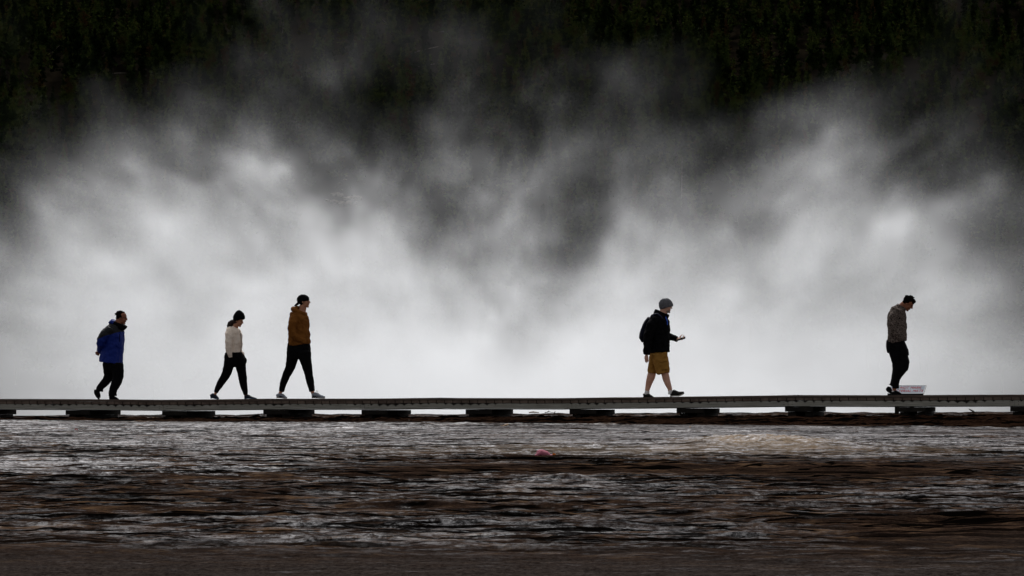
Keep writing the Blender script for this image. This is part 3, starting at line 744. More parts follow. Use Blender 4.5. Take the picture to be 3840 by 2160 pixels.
def hat(q, H, zs, mat, root, name, th, prof):
    "rings of a hat round the head: (z, x centre, half depth, half width) in head heights"
    nd = [(q(x, 0, z), a*H, b*H) for (z, x, a, b) in prof]
    return blob(name, [ring_tube(nd, 20, 2.0)], mat, root, .006, 2)

# --- 1: man in the blue and grey jacket, hands clasped behind him
def split_mat(name, c_lo, c_hi, n, d, soft=.004, **kw):
    "two-tone cloth, the seam being the plane n.p = d in the garment's own coordinates"
    m = nmat(name, c_lo, c_lo, **kw); nt = m.node_tree; N, Lk = nt.nodes, nt.links; b = N['Principled BSDF']
    tc = N.new('ShaderNodeTexCoord'); dp = N.new('ShaderNodeVectorMath'); dp.operation = 'DOT_PRODUCT'; dp.inputs[1].default_value = n; Lk.new(tc.outputs['Object'], dp.inputs[0])
    mr = N.new('ShaderNodeMapRange'); mr.inputs[1].default_value = d-soft; mr.inputs[2].default_value = d+soft; Lk.new(dp.outputs['Value'], mr.inputs[0])
    mx = N.new('ShaderNodeMixRGB'); Lk.new(mr.outputs[0], mx.inputs[0]); mx.inputs[1].default_value = lin(c_lo); mx.inputs[2].default_value = lin(c_hi)
    Lk.new(mx.outputs[0], b.inputs['Base Color']); return m
def man_blue():
    f = Fig(300, 1120, 3.45, 300+330/3.45)
    torso = [(470, 338, 70, 0, .15), (450, 395, 112, 0, .21), (437, 480, 132, 0, .225), (430, 580, 136, 0, .22), (418, 680, 138, 0, .21), (406, 755, 142, 0, .225), (398, 830, 146, 0, .235)]
    armR = [(395, 395, 58, -.17), (320, 465, 62, -.24), (275, 535, 54, -.25), (262, 585, 46, -.23), (266, 640, 40, -.13), (250, 672, 32, -.06)]
    armL = [(n[0], n[1], n[2], -n[3]) for n in armR]
    pelvis = [(412, 800, 112, 0, .18), (425, 860, 122, 0, .185), (432, 920, 118, 0, .18)]
    legF = [(485, 850, 75, -.09), (488, 940, 76, -.09), (492, 1010, 68, -.09), (470, 1090, 62, -.09), (434, 1170, 50, -.09), (420, 1225, 50, -.09), (424, 1262, 50, -.09)]
    legR = [(375, 850, 80, .09), (378, 940, 72, .09), (372, 1010, 60, .09), (338, 1070, 52, .09), (292, 1115, 48, .09), (258, 1155, 44, .09), (252, 1200, 48, .09)]
    H = 165*f.k; th = R(6)
    neck = [(470, 350, 55, 0), (505, 300, 48, 0), (520, 250, 42, 0)]
    O = f.p(534, 331)
    w1 = f.p(248, 680, -.035); w2 = f.p(246, 676, .035)
    hands = [hand_shells(w1, f.p(214, 716, .02)-w1, Vector((-.2, .6, .5)), .35, 1, .9), hand_shells(w2, f.p(222, 726, -.02)-w2, Vector((.3, -.5, .6)), .45, -1, .9)]
    root, q = person(f, [[torso, armR, armL], [pelvis, legF, legR]], [neck], (O, H, th),
                     'older man in a blue and grey jacket walking with hands clasped behind his back', SKIN_T, .005, hands)
    a, b = f.p(232, 540, -.2), f.p(585, 385, -.2); d = (b-a).normalized(); n = Vector((-d.z, 0, d.x))
    m = split_mat('two_tone_jacket', '#052276', '#191b20', n, n.dot(a), rough=.7, spec=.25, bump=.5, bscale=60)
    jk = blob('jacket', [tubeF(f, t) for t in (torso, armR, armL)], m, root, .007, 6, .034)
    blob('collar', [tubeF(f, [(484, 372, 92, 0, .12), (500, 335, 112, 0, .115), (510, 312, 116, 0, .105)])], M_BLACK, jk, .006, 2, .01)
    blob('hood', [tubeF(f, [(392, 318, 20, 0, .09), (425, 298, 36, 0, .12), (460, 318, 36, 0, .12)])], nmat('blue_nylon', '#052276', '#062885', rough=.7), jk, .006, 2, .01)
    mb = MB(); mb.tube([f.p(512, y_, -.165) for y_ in (460, 500, 560)], [.006]*3, 6); mb.tube([f.p(560, 470, -.1), f.p(562, 495, -.1)], [.006, .006], 6); mb.build('chest_zip', M_BLACK, jk)
    pt = blob('trousers', [tubeF(f, t) for t in slacks(pelvis, legF, legR)], M_BLACK, root, .006, 12, .016)
    shoe(f, root, [(385, 1283, 26, -.09, .04), (425, 1280, 28, -.09, .045), (462, 1290, 18, -.09, .045), (495, 1300, 8, -.09, .035)], M_BLACK, M_SOLED)
    shoe(f, root, [(222, 1180, 40, .09, .04), (218, 1215, 38, .09, .045), (235, 1255, 32, .09, .045), (246, 1285, 20, .09, .04)], M_BLACK, M_SOLED)
    h = lambda c, r: ellip(q(*c), tuple(H*v for v in r), th)
    blob('hair', [h((-.14, 0, .72), (.37, .345, .33)), h((-.26, 0, .52), (.22, .30, .28)), h((-.10, -.30, .60), (.20, .07, .20)), h((-.10, .30, .60), (.20, .07, .20)), h((-.02, 0, .93), (.22, .24, .09)),
                  h((-.30, 0, .78), (.26, .2, .2))], M_HAIR, root, .006, 1, .012)
    mb = MB(); rr = random.Random(3)
    for k in range(22):
        a = rr.uniform(-1.9, .5); b_ = rr.uniform(-.8, .8); p0 = q(-.14+.34*math.sin(a), .32*math.sin(b_), .72+.31*math.cos(a)*math.cos(b_)); p1 = q(-.18+.40*math.sin(a-.25), .35*math.sin(b_), .70+.36*math.cos(a-.2)*math.cos(b_)); mb.tube([p0, (p0+p1)/2, p1], [.010, .007, .002], 5)
    mb.build('loose_hair', M_HAIR, root)
    mb = MB()
    for sy in (-1, 1):
        c = q(.36, sy*.14, .53)
        mb.tube([q(.375, sy*.05, .53), q(.38, sy*.14, .565), q(.36, sy*.24, .53), q(.37, sy*.14, .485), q(.375, sy*.05, .53)], [.0022]*5, 5)
        mb.tube([q(.36, sy*.25, .54), q(.1, sy*.34, .53), q(-.04, sy*.345, .52)], [.0022]*3, 5)
    mb.tube([q(.375, -.05, .54), q(.41, 0, .55), q(.375, .05, .54)], [.0022]*3, 5)
    mb.build('glasses', nmat('dark_metal', '#15130f', '#2a2620', rough=.3, spec=.5), root)
man_blue()

# --- 2: woman in the cream hooded jacket and black beanie
def woman_cream():
    f = Fig(740, 1130, 3.535, 740+470/3.535)
    torso = [(490, 350, 52, 0, .11), (482, 378, 84, 0, .165), (480, 430, 102, 0, .185), (487, 510, 104, 0, .175), (492, 600, 100, 0, .155), (487, 655, 100, 0, .155), (486, 682, 97, 0, .155)]
    armR = [(428, 405, 44, -.14), (420, 460, 47, -.19), (416, 540, 46, -.205), (415, 610, 44, -.205), (425, 665, 38, -.195), (436, 715, 29, -.18), (441, 742, 24, -.17)]
    armL = [(470, 405, 44, .14), (470, 500, 44, .2), (500, 590, 38, .2), (560, 650, 32, .17), (598, 692, 25, .13), (606, 712, 22, .12)]
    pelvis = [(478, 668, 100, 0, .155), (484, 720, 122, 0, .17), (492, 785, 132, 0, .175), (490, 830, 118, 0, .165)]
    legR = [(428, 790, 74, -.085), (412, 870, 66, -.085), (392, 940, 60, -.085), (352, 1020, 54, -.085), (302, 1095, 47, -.085), (268, 1155, 36, -.085), (248, 1208, 27, -.085)]
    legF = [(565, 790, 76, .085), (578, 870, 66, .085), (590, 940, 58, .085), (603, 1030, 53, .085), (614, 1110, 47, .085), (630, 1180, 37, .085), (643, 1242, 28, .085)]
    H = 160*f.k; th = R(13); O = f.p(525, 334)
    neck = [(492, 372, 42, 0), (507, 330, 36, 0), (528, 285, 36, 0)]
    ank = [[(250, 1200, 20, -.085), (236, 1232, 17, -.085), (225, 1262, 18, -.085)], [(643, 1235, 20, .085), (645, 1262, 17, .085), (650, 1275, 16, .085)]]
    hw = f.p(442, 748, -.165); hw2 = f.p(605, 716, .12)
    hands = [hand_shells(hw, Vector((.3, .3, -1)), Vector((0, 1, 0)), .2, 1, .8), hand_shells(hw2, Vector((.1, -.3, -1)), Vector((0, -1, 0)), .2, 1, .8)]
    root, q = person(f, [[torso, armR, armL], [pelvis, legF, legR]], [neck]+ank, (O, H, th),
                     'woman in a cream zipped jacket, black trousers and black knitted beanie, hands in pockets', SKIN, .006, hands)
    m = nmat('cream_fleece', '#f0e0d0', '#f8ecdf', rough=.95, scale=9, spec=.08, bump=.4, bscale=80)
    jk = blob('jacket', [tubeF(f, t) for t in (torso, armR, armL)], m, root, .006, 6, .034)
    blob('hood', [tubeF(f, [(405, 372, 22, 0, .08), (440, 360, 30, 0, .11), (480, 366, 28, 0, .10)]), tubeF(f, [(500, 372, 46, 0, .085), (514, 345, 46, 0, .075)])], m, jk, .006, 2)
    blob('hem_band', [tubeF(f, [(486, 650, 102, 0, .16), (486, 683, 99, 0, .157)])], m, jk, .006, 1)
    zp = []
    for (cx, cy_, hw_, _, lw) in torso[1:]:
        c = f.p(cx, cy_); ly = -.035; zp.append(Vector((c.x+hw_*f.k/CP*math.sqrt(1-(ly/lw)**2)*1.015+.004, ly, c.z)))
    mb = MB(); mb.tube(zp, [.0045]*len(zp), 5); mb.build('zip', nmat('grey_zip', '#3c3836', '#5a5553', rough=.4), jk)
    blob('trousers', [tubeF(f, t) for t in slacks(pelvis, legF, legR)]+[ellip(f.p(632, 790, .12), (.03, .06, .06)), ellip(f.p(447, 790, -.165), (.05, .045, .075)), ellip(f.p(606, 745, .12), (.04, .045, .06))], M_BLACK, root, .006, 12, .016)
    shoe(f, root, [(178, 1262, 26, -.085, .034), (205, 1250, 34, -.085, .04), (240, 1266, 28, -.085, .043), (280, 1288, 10, -.085, .035)], M_NAVYSHOE, M_SOLEB, [(238, 1238, 258, 1256)])
    shoe(f, root, [(628, 1270, 24, .085, .034), (668, 1262, 28, .085, .04), (715, 1276, 16, .085, .043), (785, 1288, 6, .085, .03)], M_NAVYSHOE, M_SOLEB, [(676, 1240, 700, 1256)])
    for nd in ([(236, 1238, 22, -.085), (222, 1258, 22, -.085)], [(640, 1266, 22, .085), (655, 1280, 22, .085)]): blob('sock', [tubeF(f, nd)], M_WHITE, root, .005, 1)
    h = lambda c, r: ellip(q(*c), tuple(H*v for v in r), th)
    blob('beanie', [tubeF(f, [(560, 254, 74, 0, .082), (553, 232, 79, 0, .088), (552, 205, 80, 0, .09), (551, 165, 64, 0, .078), (545, 135, 38, 0, .05), (540, 120, 16, 0, .022)])], M_BLACK, root, .005, 2, .006)
    hr = blob('hair', [h((-.18, 0, .42), (.28, .31, .30)), tubeF(f, [(500, 268, 34, 0), (462, 272, 30, 0), (440, 295, 38, 0), (428, 325, 36, 0), (440, 352, 26, 0), (452, 366, 10, 0)]),
                       tubeF(f, [(430, 320, 14, 0), (410, 342, 8, .01), (390, 354, 4, .02)])], nmat('brown_hair', '#1b100c', '#33201a', rough=.6, scale=25, bump=.6, bscale=150), root, .005, 1, .012)
woman_cream()

# --- 3: tall man in the ochre hoodie and backward cap
def man_ochre():
    f = Fig(1000, 1080, 3.292, 1000+400/3.292)
    torso = [(432, 292, 58, 0, .12), (408, 330, 108, 0, .19), (400, 400, 120, 0, .215), (398, 500, 124, 0, .205), (402, 590, 128, 0, .19), (403, 650, 134, 0, .19), (404, 690, 134, 0, .19), (408, 712, 122, 0, .18)]
    armR = [(345, 350, 46, -.17), (322, 430, 52, -.235), (308, 510, 48, -.25), (322, 570, 46, -.24), (370, 610, 42, -.21), (425, 640, 38, -.17), (470, 655, 32, -.13)]
    armL = [(n[0]+20, n[1], n[2], -n[3]) for n in armR]
    pelvis = [(400, 680, 132, 0, .17), (396, 740, 146, 0, .18), (396, 800, 146, 0, .18), (390, 840, 125, 0, .17)]
    legR = [(322, 790, 74, .09), (316, 870, 70, .09), (292, 975, 58, .09), (240, 1085, 48, .09), (203, 1180, 41, .09), (182, 1278, 34, .09)]
    legF = [(468, 790, 76, -.09), (474, 870, 74, -.09), (498, 960, 61, -.09), (517, 1060, 50, -.09), (540, 1165, 44, -.09), (562, 1278, 34, -.09)]
    H = 160*f.k; th = R(-3); O = f.p(470, 247)
    neck = [(425, 320, 58, 0), (438, 275, 46, 0), (452, 215, 42, 0)]
    ank = [[(180, 1270, 24, .09), (165, 1300, 19, .09), (160, 1325, 20, .09)], [(562, 1270, 24, -.09), (570, 1298, 20, -.09), (574, 1322, 20, -.09)]]
    root, q = person(f, [[torso, armR, armL], [pelvis, legF, legR]], [neck]+ank, (O, H, th),
                     'tall man in an ochre hoodie and backward black cap, hands in the front pocket', SKIN, .006)
    m = nmat('ochre_fleece', '#6c421c', '#7d5024', rough=.95, scale=8, spec=.06, bump=.4, bscale=80)
    jk = blob('hoodie', [tubeF(f, t) for t in (torso, armR, armL)], m, root, .006, 6, .034)
    # hood roll round the neck
    ringn = []
    c0 = f.p(404, 292)
    for j in range(17):
        t = 2*math.pi*j/16; ringn.append(c0+Vector((.108*math.cos(t), .115*math.sin(t), -.048*math.cos(t))))
    V, F = tube_arrays(ringn, [.036+.012*(1-math.cos(2*math.pi*(j/16)))/2 for j in range(17)], 10)
    blob('hood', [(V, F), tubeF(f, [(332, 258, 24, 0, .08), (372, 248, 28, 0, .10), (402, 252, 26, 0, .1)])], m, jk, .006, 3, .01)
    blob('pouch_pocket', [tubeF(f, [(440, 612, 76, 0, .165), (448, 650, 82, 0, .165), (452, 690, 84, 0, .165)])], m, jk, .006, 2)
    blob('trousers', [tubeF(f, t) for t in slacks(pelvis, legF, legR)], M_BLACK, root, .006, 12, .016)
    shoe(f, root, [(125, 1335, 24, .09, .036), (160, 1325, 32, .09, .042), (205, 1338, 25, .09, .046), (245, 1356, 9, .09, .04)], M_GREYSHOE, M_SOLEW, [(195, 1308, 215, 1320), (210, 1318, 232, 1335)], [(150, 1355, 172, 1332), (168, 1357, 190, 1338)])
    shoe(f, root, [(560, 1326, 30, -.09, .036), (605, 1322, 36, -.09, .042), (655, 1338, 24, -.09, .046), (715, 1350, 14, -.09, .04)], M_GREYSHOE, M_SOLEW, [(610, 1290, 622, 1262), (622, 1262, 632, 1300), (625, 1300, 655, 1316)], [(560, 1358, 585, 1332), (583, 1358, 606, 1336), (606, 1358, 628, 1342)])
    h = lambda c, r: ellip(q(*c), tuple(H*v for v in r), th)
    blob('hair', [h((-.18, 0, .46), (.25, .32, .26)), h((.02, -.29, .58), (.1, .06, .14)), h((.02, .29, .58), (.1, .06, .14))], M_HAIR, root, .006, 1)
    blob('cap', [tubeF(f, [(455, 172, 70, 0, .08), (450, 150, 77, 0, .09), (448, 120, 74, 0, .085), (446, 95, 52, 0, .065), (446, 80, 22, 0, .03)]), tubeF(f, [(478, 128, 44, 0, .075), (484, 105, 38, 0, .065)]),
                 tubeF(f, [(400, 180, 12, 0, .075), (372, 205, 8, 0, .08), (350, 221, 4, 0, .06)])], M_BLACK, root, .005, 2)
man_ochre()

# --- 4: man in black jacket and khaki shorts, phone in hand, backpack
def man_shorts():
    f = Fig(2350, 1090, 3.37, 2350+390/3.37)
    torso = [(450, 300, 62, 0, .12), (425, 345, 118, 0, .20), (405, 420, 138, 0, .225), (400, 520, 140, 0, .225), (402, 620, 136, 0, .22), (412, 710, 128, 0, .21), (418, 785, 120, 0, .20)]
    armR = [(350, 350, 56, -.17), (312, 440, 62, -.24), (280, 550, 56, -.26), (265, 650, 52, -.26), (256, 740, 44, -.25), (252, 805, 38, -.24)]
    armL = [(430, 355, 54, .17), (440, 460, 52, .24), (465, 560, 52, .26), (530, 580, 50, .25), (590, 595, 42, .22), (640, 612, 36, .19)]
    pelvis = [(402, 745, 104, 0, .175), (405, 800, 108, 0, .18), (400, 860, 104, 0, .18)]
    shF = [(410, 800, 100, -.09, .11), (428, 880, 98, -.09, .12), (448, 960, 90, -.09, .12), (462, 1048, 76, -.09, .12)]
    shR = [(380, 800, 86, .09, .11), (358, 880, 78, .09, .11), (338, 950, 66, .09, .11), (326, 1040, 54, .09, .11)]
    legF = [(460, 960, 55, -.09), (485, 1050, 46, -.09), (500, 1115, 45, -.09), (522, 1180, 38, -.09), (546, 1240, 28, -.09), (552, 1290, 25, -.09)]
    legR = [(345, 950, 52, .09), (320, 1040, 50, .09), (308, 1090, 52, .09), (287, 1150, 43, .09), (266, 1230, 31, .09), (252, 1290, 25, .09)]
    H = 168*f.k; th = R(5); O = f.p(492, 282)
    neck = [(452, 330, 62, 0), (462, 285, 52, 0), (478, 235, 48, 0)]
    w = f.p(652, 612, .185); wd = f.p(251, 812, -.24)
    hands = [hand_shells(w, Vector((1, .05, .10)), Vector((0, -.55, .8)), .95, -1, .95, 0, (.55, .75), [.8, .85, .9, .95]),
             hand_shells(wd, Vector((.02, .0, -1)), Vector((.35, 1, 0)), .22, -1, .9)]
    root, q = person(f, [[torso, armR, armL], [pelvis]], [neck, legF, legR], (O, H, th),
                     'man in khaki cargo shorts, black jacket and grey beanie, holding out a phone', SKIN_P, .005, hands)
    jk = blob('jacket', [tubeF(f, t) for t in (torso, armR, armL)], M_BLACK, root, .006, 6, .034)
    blob('collar', [tubeF(f, [(430, 322, 96, 0, .13), (441, 290, 100, 0, .115), (450, 268, 96, 0, .10)])], M_BLACK, jk, .006, 2, .01)
    mb = MB(); zz = []
    for (cx, cy_) in ((492, 332), (505, 360), (516, 400), (514, 432)): zz.append(f.p(cx, cy_, -.14))
    mb.tube(zz, [.009]*4, 6); mb.build('lanyard', nmat('blue_strap', '#1d4fc4', '#2c62e0', rough=.6, scale=30), root)
    kh = nmat('khaki_cotton', '#8a6430', '#a1783c', rough=.95, scale=10, spec=.06, bump=.5, bscale=60)
    sh = blob('shorts', [tubeF(f, t) for t in (pelvis, shF, shR)], kh, root, .006, 5, .03)
    blob('cargo_pocket', [tubeF(f, [(462, 880, 46, -.17, .045), (470, 940, 50, -.18, .045), (478, 1000, 48, -.18, .045)])], kh, sh, .006, 1, .02)
    blob('pocket_flap', [tubeF(f, [(458, 872, 52, -.18, .05), (462, 905, 52, -.185, .05)])], kh, sh, .006, 1, .012)
    for nd in ([(262, 1266, 31, .09), (248, 1318, 30, .09)], [(558, 1258, 30, -.09), (554, 1312, 30, -.09)]): blob('sock', [tubeF(f, nd)], M_WHITE, root, .005, 1, .006)
    shoe(f, root, [(212, 1325, 24, .09, .036), (250, 1318, 30, .09, .042), (295, 1330, 18, .09, .046), (338, 1345, 6, .09, .04)], M_SOLED, M_SOLED, [(262, 1300, 270, 1318), (275, 1295, 285, 1318), (288, 1300, 296, 1322)])
    shoe(f, root, [(550, 1314, 26, -.09, .036), (600, 1292, 42, -.09, .042), (660, 1305, 30, -.09, .046), (722, 1290, 17, -.09, .04)], M_SOLED, M_SOLEW, [(590, 1262, 602, 1285), (604, 1265, 618, 1290), (618, 1272, 632, 1296)])
    h = lambda c, r: ellip(q(*c), tuple(H*v for v in r), th)
    bm_ = nmat('grey_knit', '#54555a', '#74757a', rough=1, scale=60, spec=.05, bump=.8, bscale=180)
    bn = blob('beanie', [tubeF(f, [(502, 206, 84, 0, .088), (494, 180, 88, 0, .095), (491, 150, 84, 0, .094), (490, 118, 64, 0, .075), (489, 98, 34, 0, .04)])], bm_, root, .005, 2, .004)
    blob('rim', [tubeF(f, [(506, 218, 84, 0, .094), (498, 188, 91, 0, .1)])], bm_, bn, .005, 1, .004)
    blob('beard', [h((.12, 0, .16), (.215, .238, .12)), h((.26, 0, .08), (.10, .112, .085))], nmat('grey_beard', '#7d6a5e', '#a89a8e', rough=.9, scale=60), root, .005, 1)
    # phone, held in the outstretched hand
    P0 = f.p(632, 624, .165); P1 = f.p(741, 594, .165); d = (P1-P0); L = d.length; ang = math.atan2(-d.z, d.x)
    r = bpy.data.objects.new('phone', None); COL.objects.link(r); f.place(r); Mw = Matrix.Translation((f.rx, f.ry, f.rz)) @ Matrix.Rotation(YAW, 4, 'Z')
    M_ = Mw @ Matrix.Translation((P0+P1)/2) @ Matrix.Rotation(ang, 4, 'Y') @ Matrix.Rotation(R(28), 4, 'X'); r.matrix_world = M_
    tag(r, 'grey mobile phone held out in the hand of the man in shorts', 'phone')
    mb = MB(); mb.box((0, 0, 0), (L, .072, .010)); mb.build('case', nmat('grey_case', '#3d3f45', '#55575e', rough=.6, spec=.2), r, .003)
    mb = MB(); mb.box((.01, 0, .0056), (L*.84, .062, .0016)); mb.build('screen', nmat('black_glass', '#060607', '#0b0b0d', rough=.6, spec=0), r, .0005)
    # backpack
    bp = blob('backpack', [tubeF(f, [(298, 345, 26, 0, .13), (262, 400, 34, 0, .15), (236, 470, 42, 0, .16), (222, 540, 52, 0, .16), (212, 600, 50, 0, .16), (226, 645, 30, 0, .14)])],
              nmat('navy_nylon', '#0b0c16', '#14162a', rough=.75, scale=14, spec=.15), None, .006, 2, .014)
    f.place(bp); tag(bp, 'dark navy backpack on the back of the man in shorts', 'backpack')
    blob('strap', [ring_tube([(f.p(a, b, -.15), .012, .02) for a, b in ((318, 345), (350, 296), (388, 292), (440, 330), (470, 420), (440, 540), (350, 600), (262, 620))], 8)], nmat('navy_strap', '#10132c', '#1c2250', rough=.7), bp, .005, 1)
    blob('strap', [ring_tube([(f.p(a, b, .15), .012, .02) for a, b in ((318, 345), (350, 296), (388, 292), (440, 330), (470, 420), (440, 540), (350, 600), (262, 620))], 8)], nmat('navy_strap', '#10132c', '#1c2250', rough=.7), bp, .005, 1)
    blob('front_pocket', [tubeF(f, [(196, 545, 30, 0, .11), (188, 590, 28, 0, .11), (205, 628, 20, 0, .10)])], nmat('navy_nylon_pocket', '#0b0d1a', '#161a30', rough=.7, scale=14), bp, .005, 1, .008)
man_shorts()

# --- 5: young man in the patterned shirt jacket, head bowed
def man_pattern():
    f = Fig(3260, 1080, 3.369, 3260+320/3.369)
    torso = [(398, 232, 50, 0, .10), (368, 275, 92, 0, .18), (350, 350, 114, 0, .21), (348, 440, 117, 0, .215), (354, 540, 114, 0, .205), (352, 610, 118, 0, .195), (346, 670, 116, 0, .195), (350, 690, 108, 0, .19)]
    armR = [(318, 300, 44, -.16), (296, 370, 52, -.23), (296, 450, 50, -.245), (312, 525, 46, -.24), (352, 590, 40, -.21), (395, 640, 32, -.18)]
    armL = [(n[0]+18, n[1], n[2], -n[3]) for n in armR]
    pelvis = [(330, 650, 108, 0, .17), (334, 720, 122, 0, .18), (352, 800, 125, 0, .18)]
    legN = [(345, 740, 108, -.08, .1), (368, 830, 108, -.085, .1), (384, 890, 106, -.09, .095), (400, 950, 106, -.09, .09), (396, 1010, 92, -.09, .085), (362, 1080, 66, -.09), (338, 1150, 48, -.09), (326, 1210, 46, -.09), (330, 1270, 40, -.09)]
    legB = [(330, 740, 100, .08), (345, 850, 84, .09), (362, 950, 72, .09), (350, 1040, 56, .09), (322, 1120, 42, .09), (302, 1190, 34, .09), (282, 1238, 30, .09)]
    tail = [(400, 720, 60, -.03, .15), (430, 800, 62, -.03, .15), (440, 858, 60, -.03, .15)]
    H = 173*f.k; th = R(35); O = f.p(438, 270)
    neck = [(375, 275, 52, 0), (412, 235, 46, 0), (450, 200, 46, 0)]
    ank = [[(322, 1262, 24, -.09), (315, 1290, 22, -.09), (318, 1315, 22, -.09)]]
    root, q = person(f, [[torso, armR, armL], [pelvis, legN, legB]], [neck]+ank, (O, H, th),
                     'young man in a patterned black and white shirt jacket standing with his head bowed', SKIN_T, .006)
    # printed cloth
    m = nmat('printed_cloth', '#1a1716', '#2a2523', rough=.9, spec=.1, bump=.3, bscale=60); nt = m.node_tree; N, Lk = nt.nodes, nt.links; b = N['Principled BSDF']
    tc = N.new('ShaderNodeTexCoord'); v = N.new('ShaderNodeTexVoronoi'); v.inputs['Scale'].default_value = 26; v.feature = 'DISTANCE_TO_EDGE'; Lk.new(tc.outputs['Object'], v.inputs['Vector'])
    v2 = N.new('ShaderNodeTexVoronoi'); v2.inputs['Scale'].default_value = 14; Lk.new(tc.outputs['Object'], v2.inputs['Vector'])
    sn = N.new('ShaderNodeMath'); sn.operation = 'SINE'; ml = N.new('ShaderNodeMath'); ml.operation = 'MULTIPLY'; ml.inputs[1].default_value = 34; Lk.new(v2.outputs['Distance'], ml.inputs[0]); Lk.new(ml.outputs[0], sn.inputs[0])
    r1 = N.new('ShaderNodeValToRGB'); r1.color_ramp.elements[0].position = .03; r1.color_ramp.elements[0].color = (1, 1, 1, 1); r1.color_ramp.elements[1].position = .09; r1.color_ramp.elements[1].color = (0, 0, 0, 1); Lk.new(v.outputs['Distance'], r1.inputs[0])
    r2 = N.new('ShaderNodeValToRGB'); r2.color_ramp.elements[0].position = .3; r2.color_ramp.elements[1].position = .8; Lk.new(sn.outputs[0], r2.inputs[0])
    mx = N.new('ShaderNodeMath'); mx.operation = 'MAXIMUM'; Lk.new(r1.outputs[0], mx.inputs[0]); Lk.new(r2.outputs[0], mx.inputs[1])
    c = N.new('ShaderNodeMixRGB'); Lk.new(mx.outputs[0], c.inputs[0]); c.inputs[1].default_value = lin('#15110f'); c.inputs[2].default_value = lin('#7a6e67'); Lk.new(c.outputs[0], b.inputs['Base Color'])
    jk = blob('jacket', [tubeF(f, t) for t in (torso, armR, armL)], m, root, .006, 6, .034)
    blob('collar', [tubeF(f, [(392, 262, 74, 0, .10), (412, 226, 62, 0, .085)])], m, jk, .006, 2)
    tr = blob('trousers', [tubeF(f, t) for t in slacks(pelvis, legN, legB)], M_BLACK, root, .006, 12, .016)
    blob('shirt_tail', [tubeF(f, tail)], M_BLACK, root, .006, 1, .01)
    blob('sock', [tubeF(f, [(312, 1298, 25, -.09), (310, 1318, 26, -.09)])], M_WHITE, root, .005, 1)
    shoe(f, root, [(285, 1330, 18, -.09, .036), (325, 1318, 30, -.09, .042), (370, 1330, 20, -.09, .046), (412, 1345, 7, -.09, .04)], M_BLACK, M_SOLED, [(355, 1290, 372, 1284)])
    shoe(f, root, [(222, 1258, 22, .09, .036), (244, 1278, 36, .09, .042), (268, 1305, 28, .09, .046), (290, 1328, 12, .09, .04)], M_BLACK, M_SOLED, [(248, 1225, 262, 1220)])
    h = lambda c, r: ellip(q(*c), tuple(H*v for v in r), th)
    S = [h((-.10, 0, .72), (.40, .35, .36)), h((-.24, 0, .50), (.20, .30, .24)), h((.16, 0, .88), (.26, .28, .16)), h((.26, 0, .76), (.12, .24, .12)), h((-.06, -.31, .62), (.12, .06, .16)), h((-.06, .31, .62), (.12, .06, .16))]
    rr = random.Random(8)
    for k in range(26):
        a = rr.uniform(-1.2, 1.2); b_ = rr.uniform(-.7, .7); p0 = q(-.10+.36*math.sin(a), .33*math.sin(b_), .72+.33*math.cos(a)*math.cos(b_)); p1 = q(-.10+.5*math.sin(a+.2), .42*math.sin(b_), .72+.47*math.cos(a)*math.cos(b_))
        S.append(tuple(tube_arrays([p0, (p0+p1)/2, p1], [.014, .010, .003], 6)))
    blob('hair', S, M_HAIR, root, .005, 1, .006)
man_pattern()

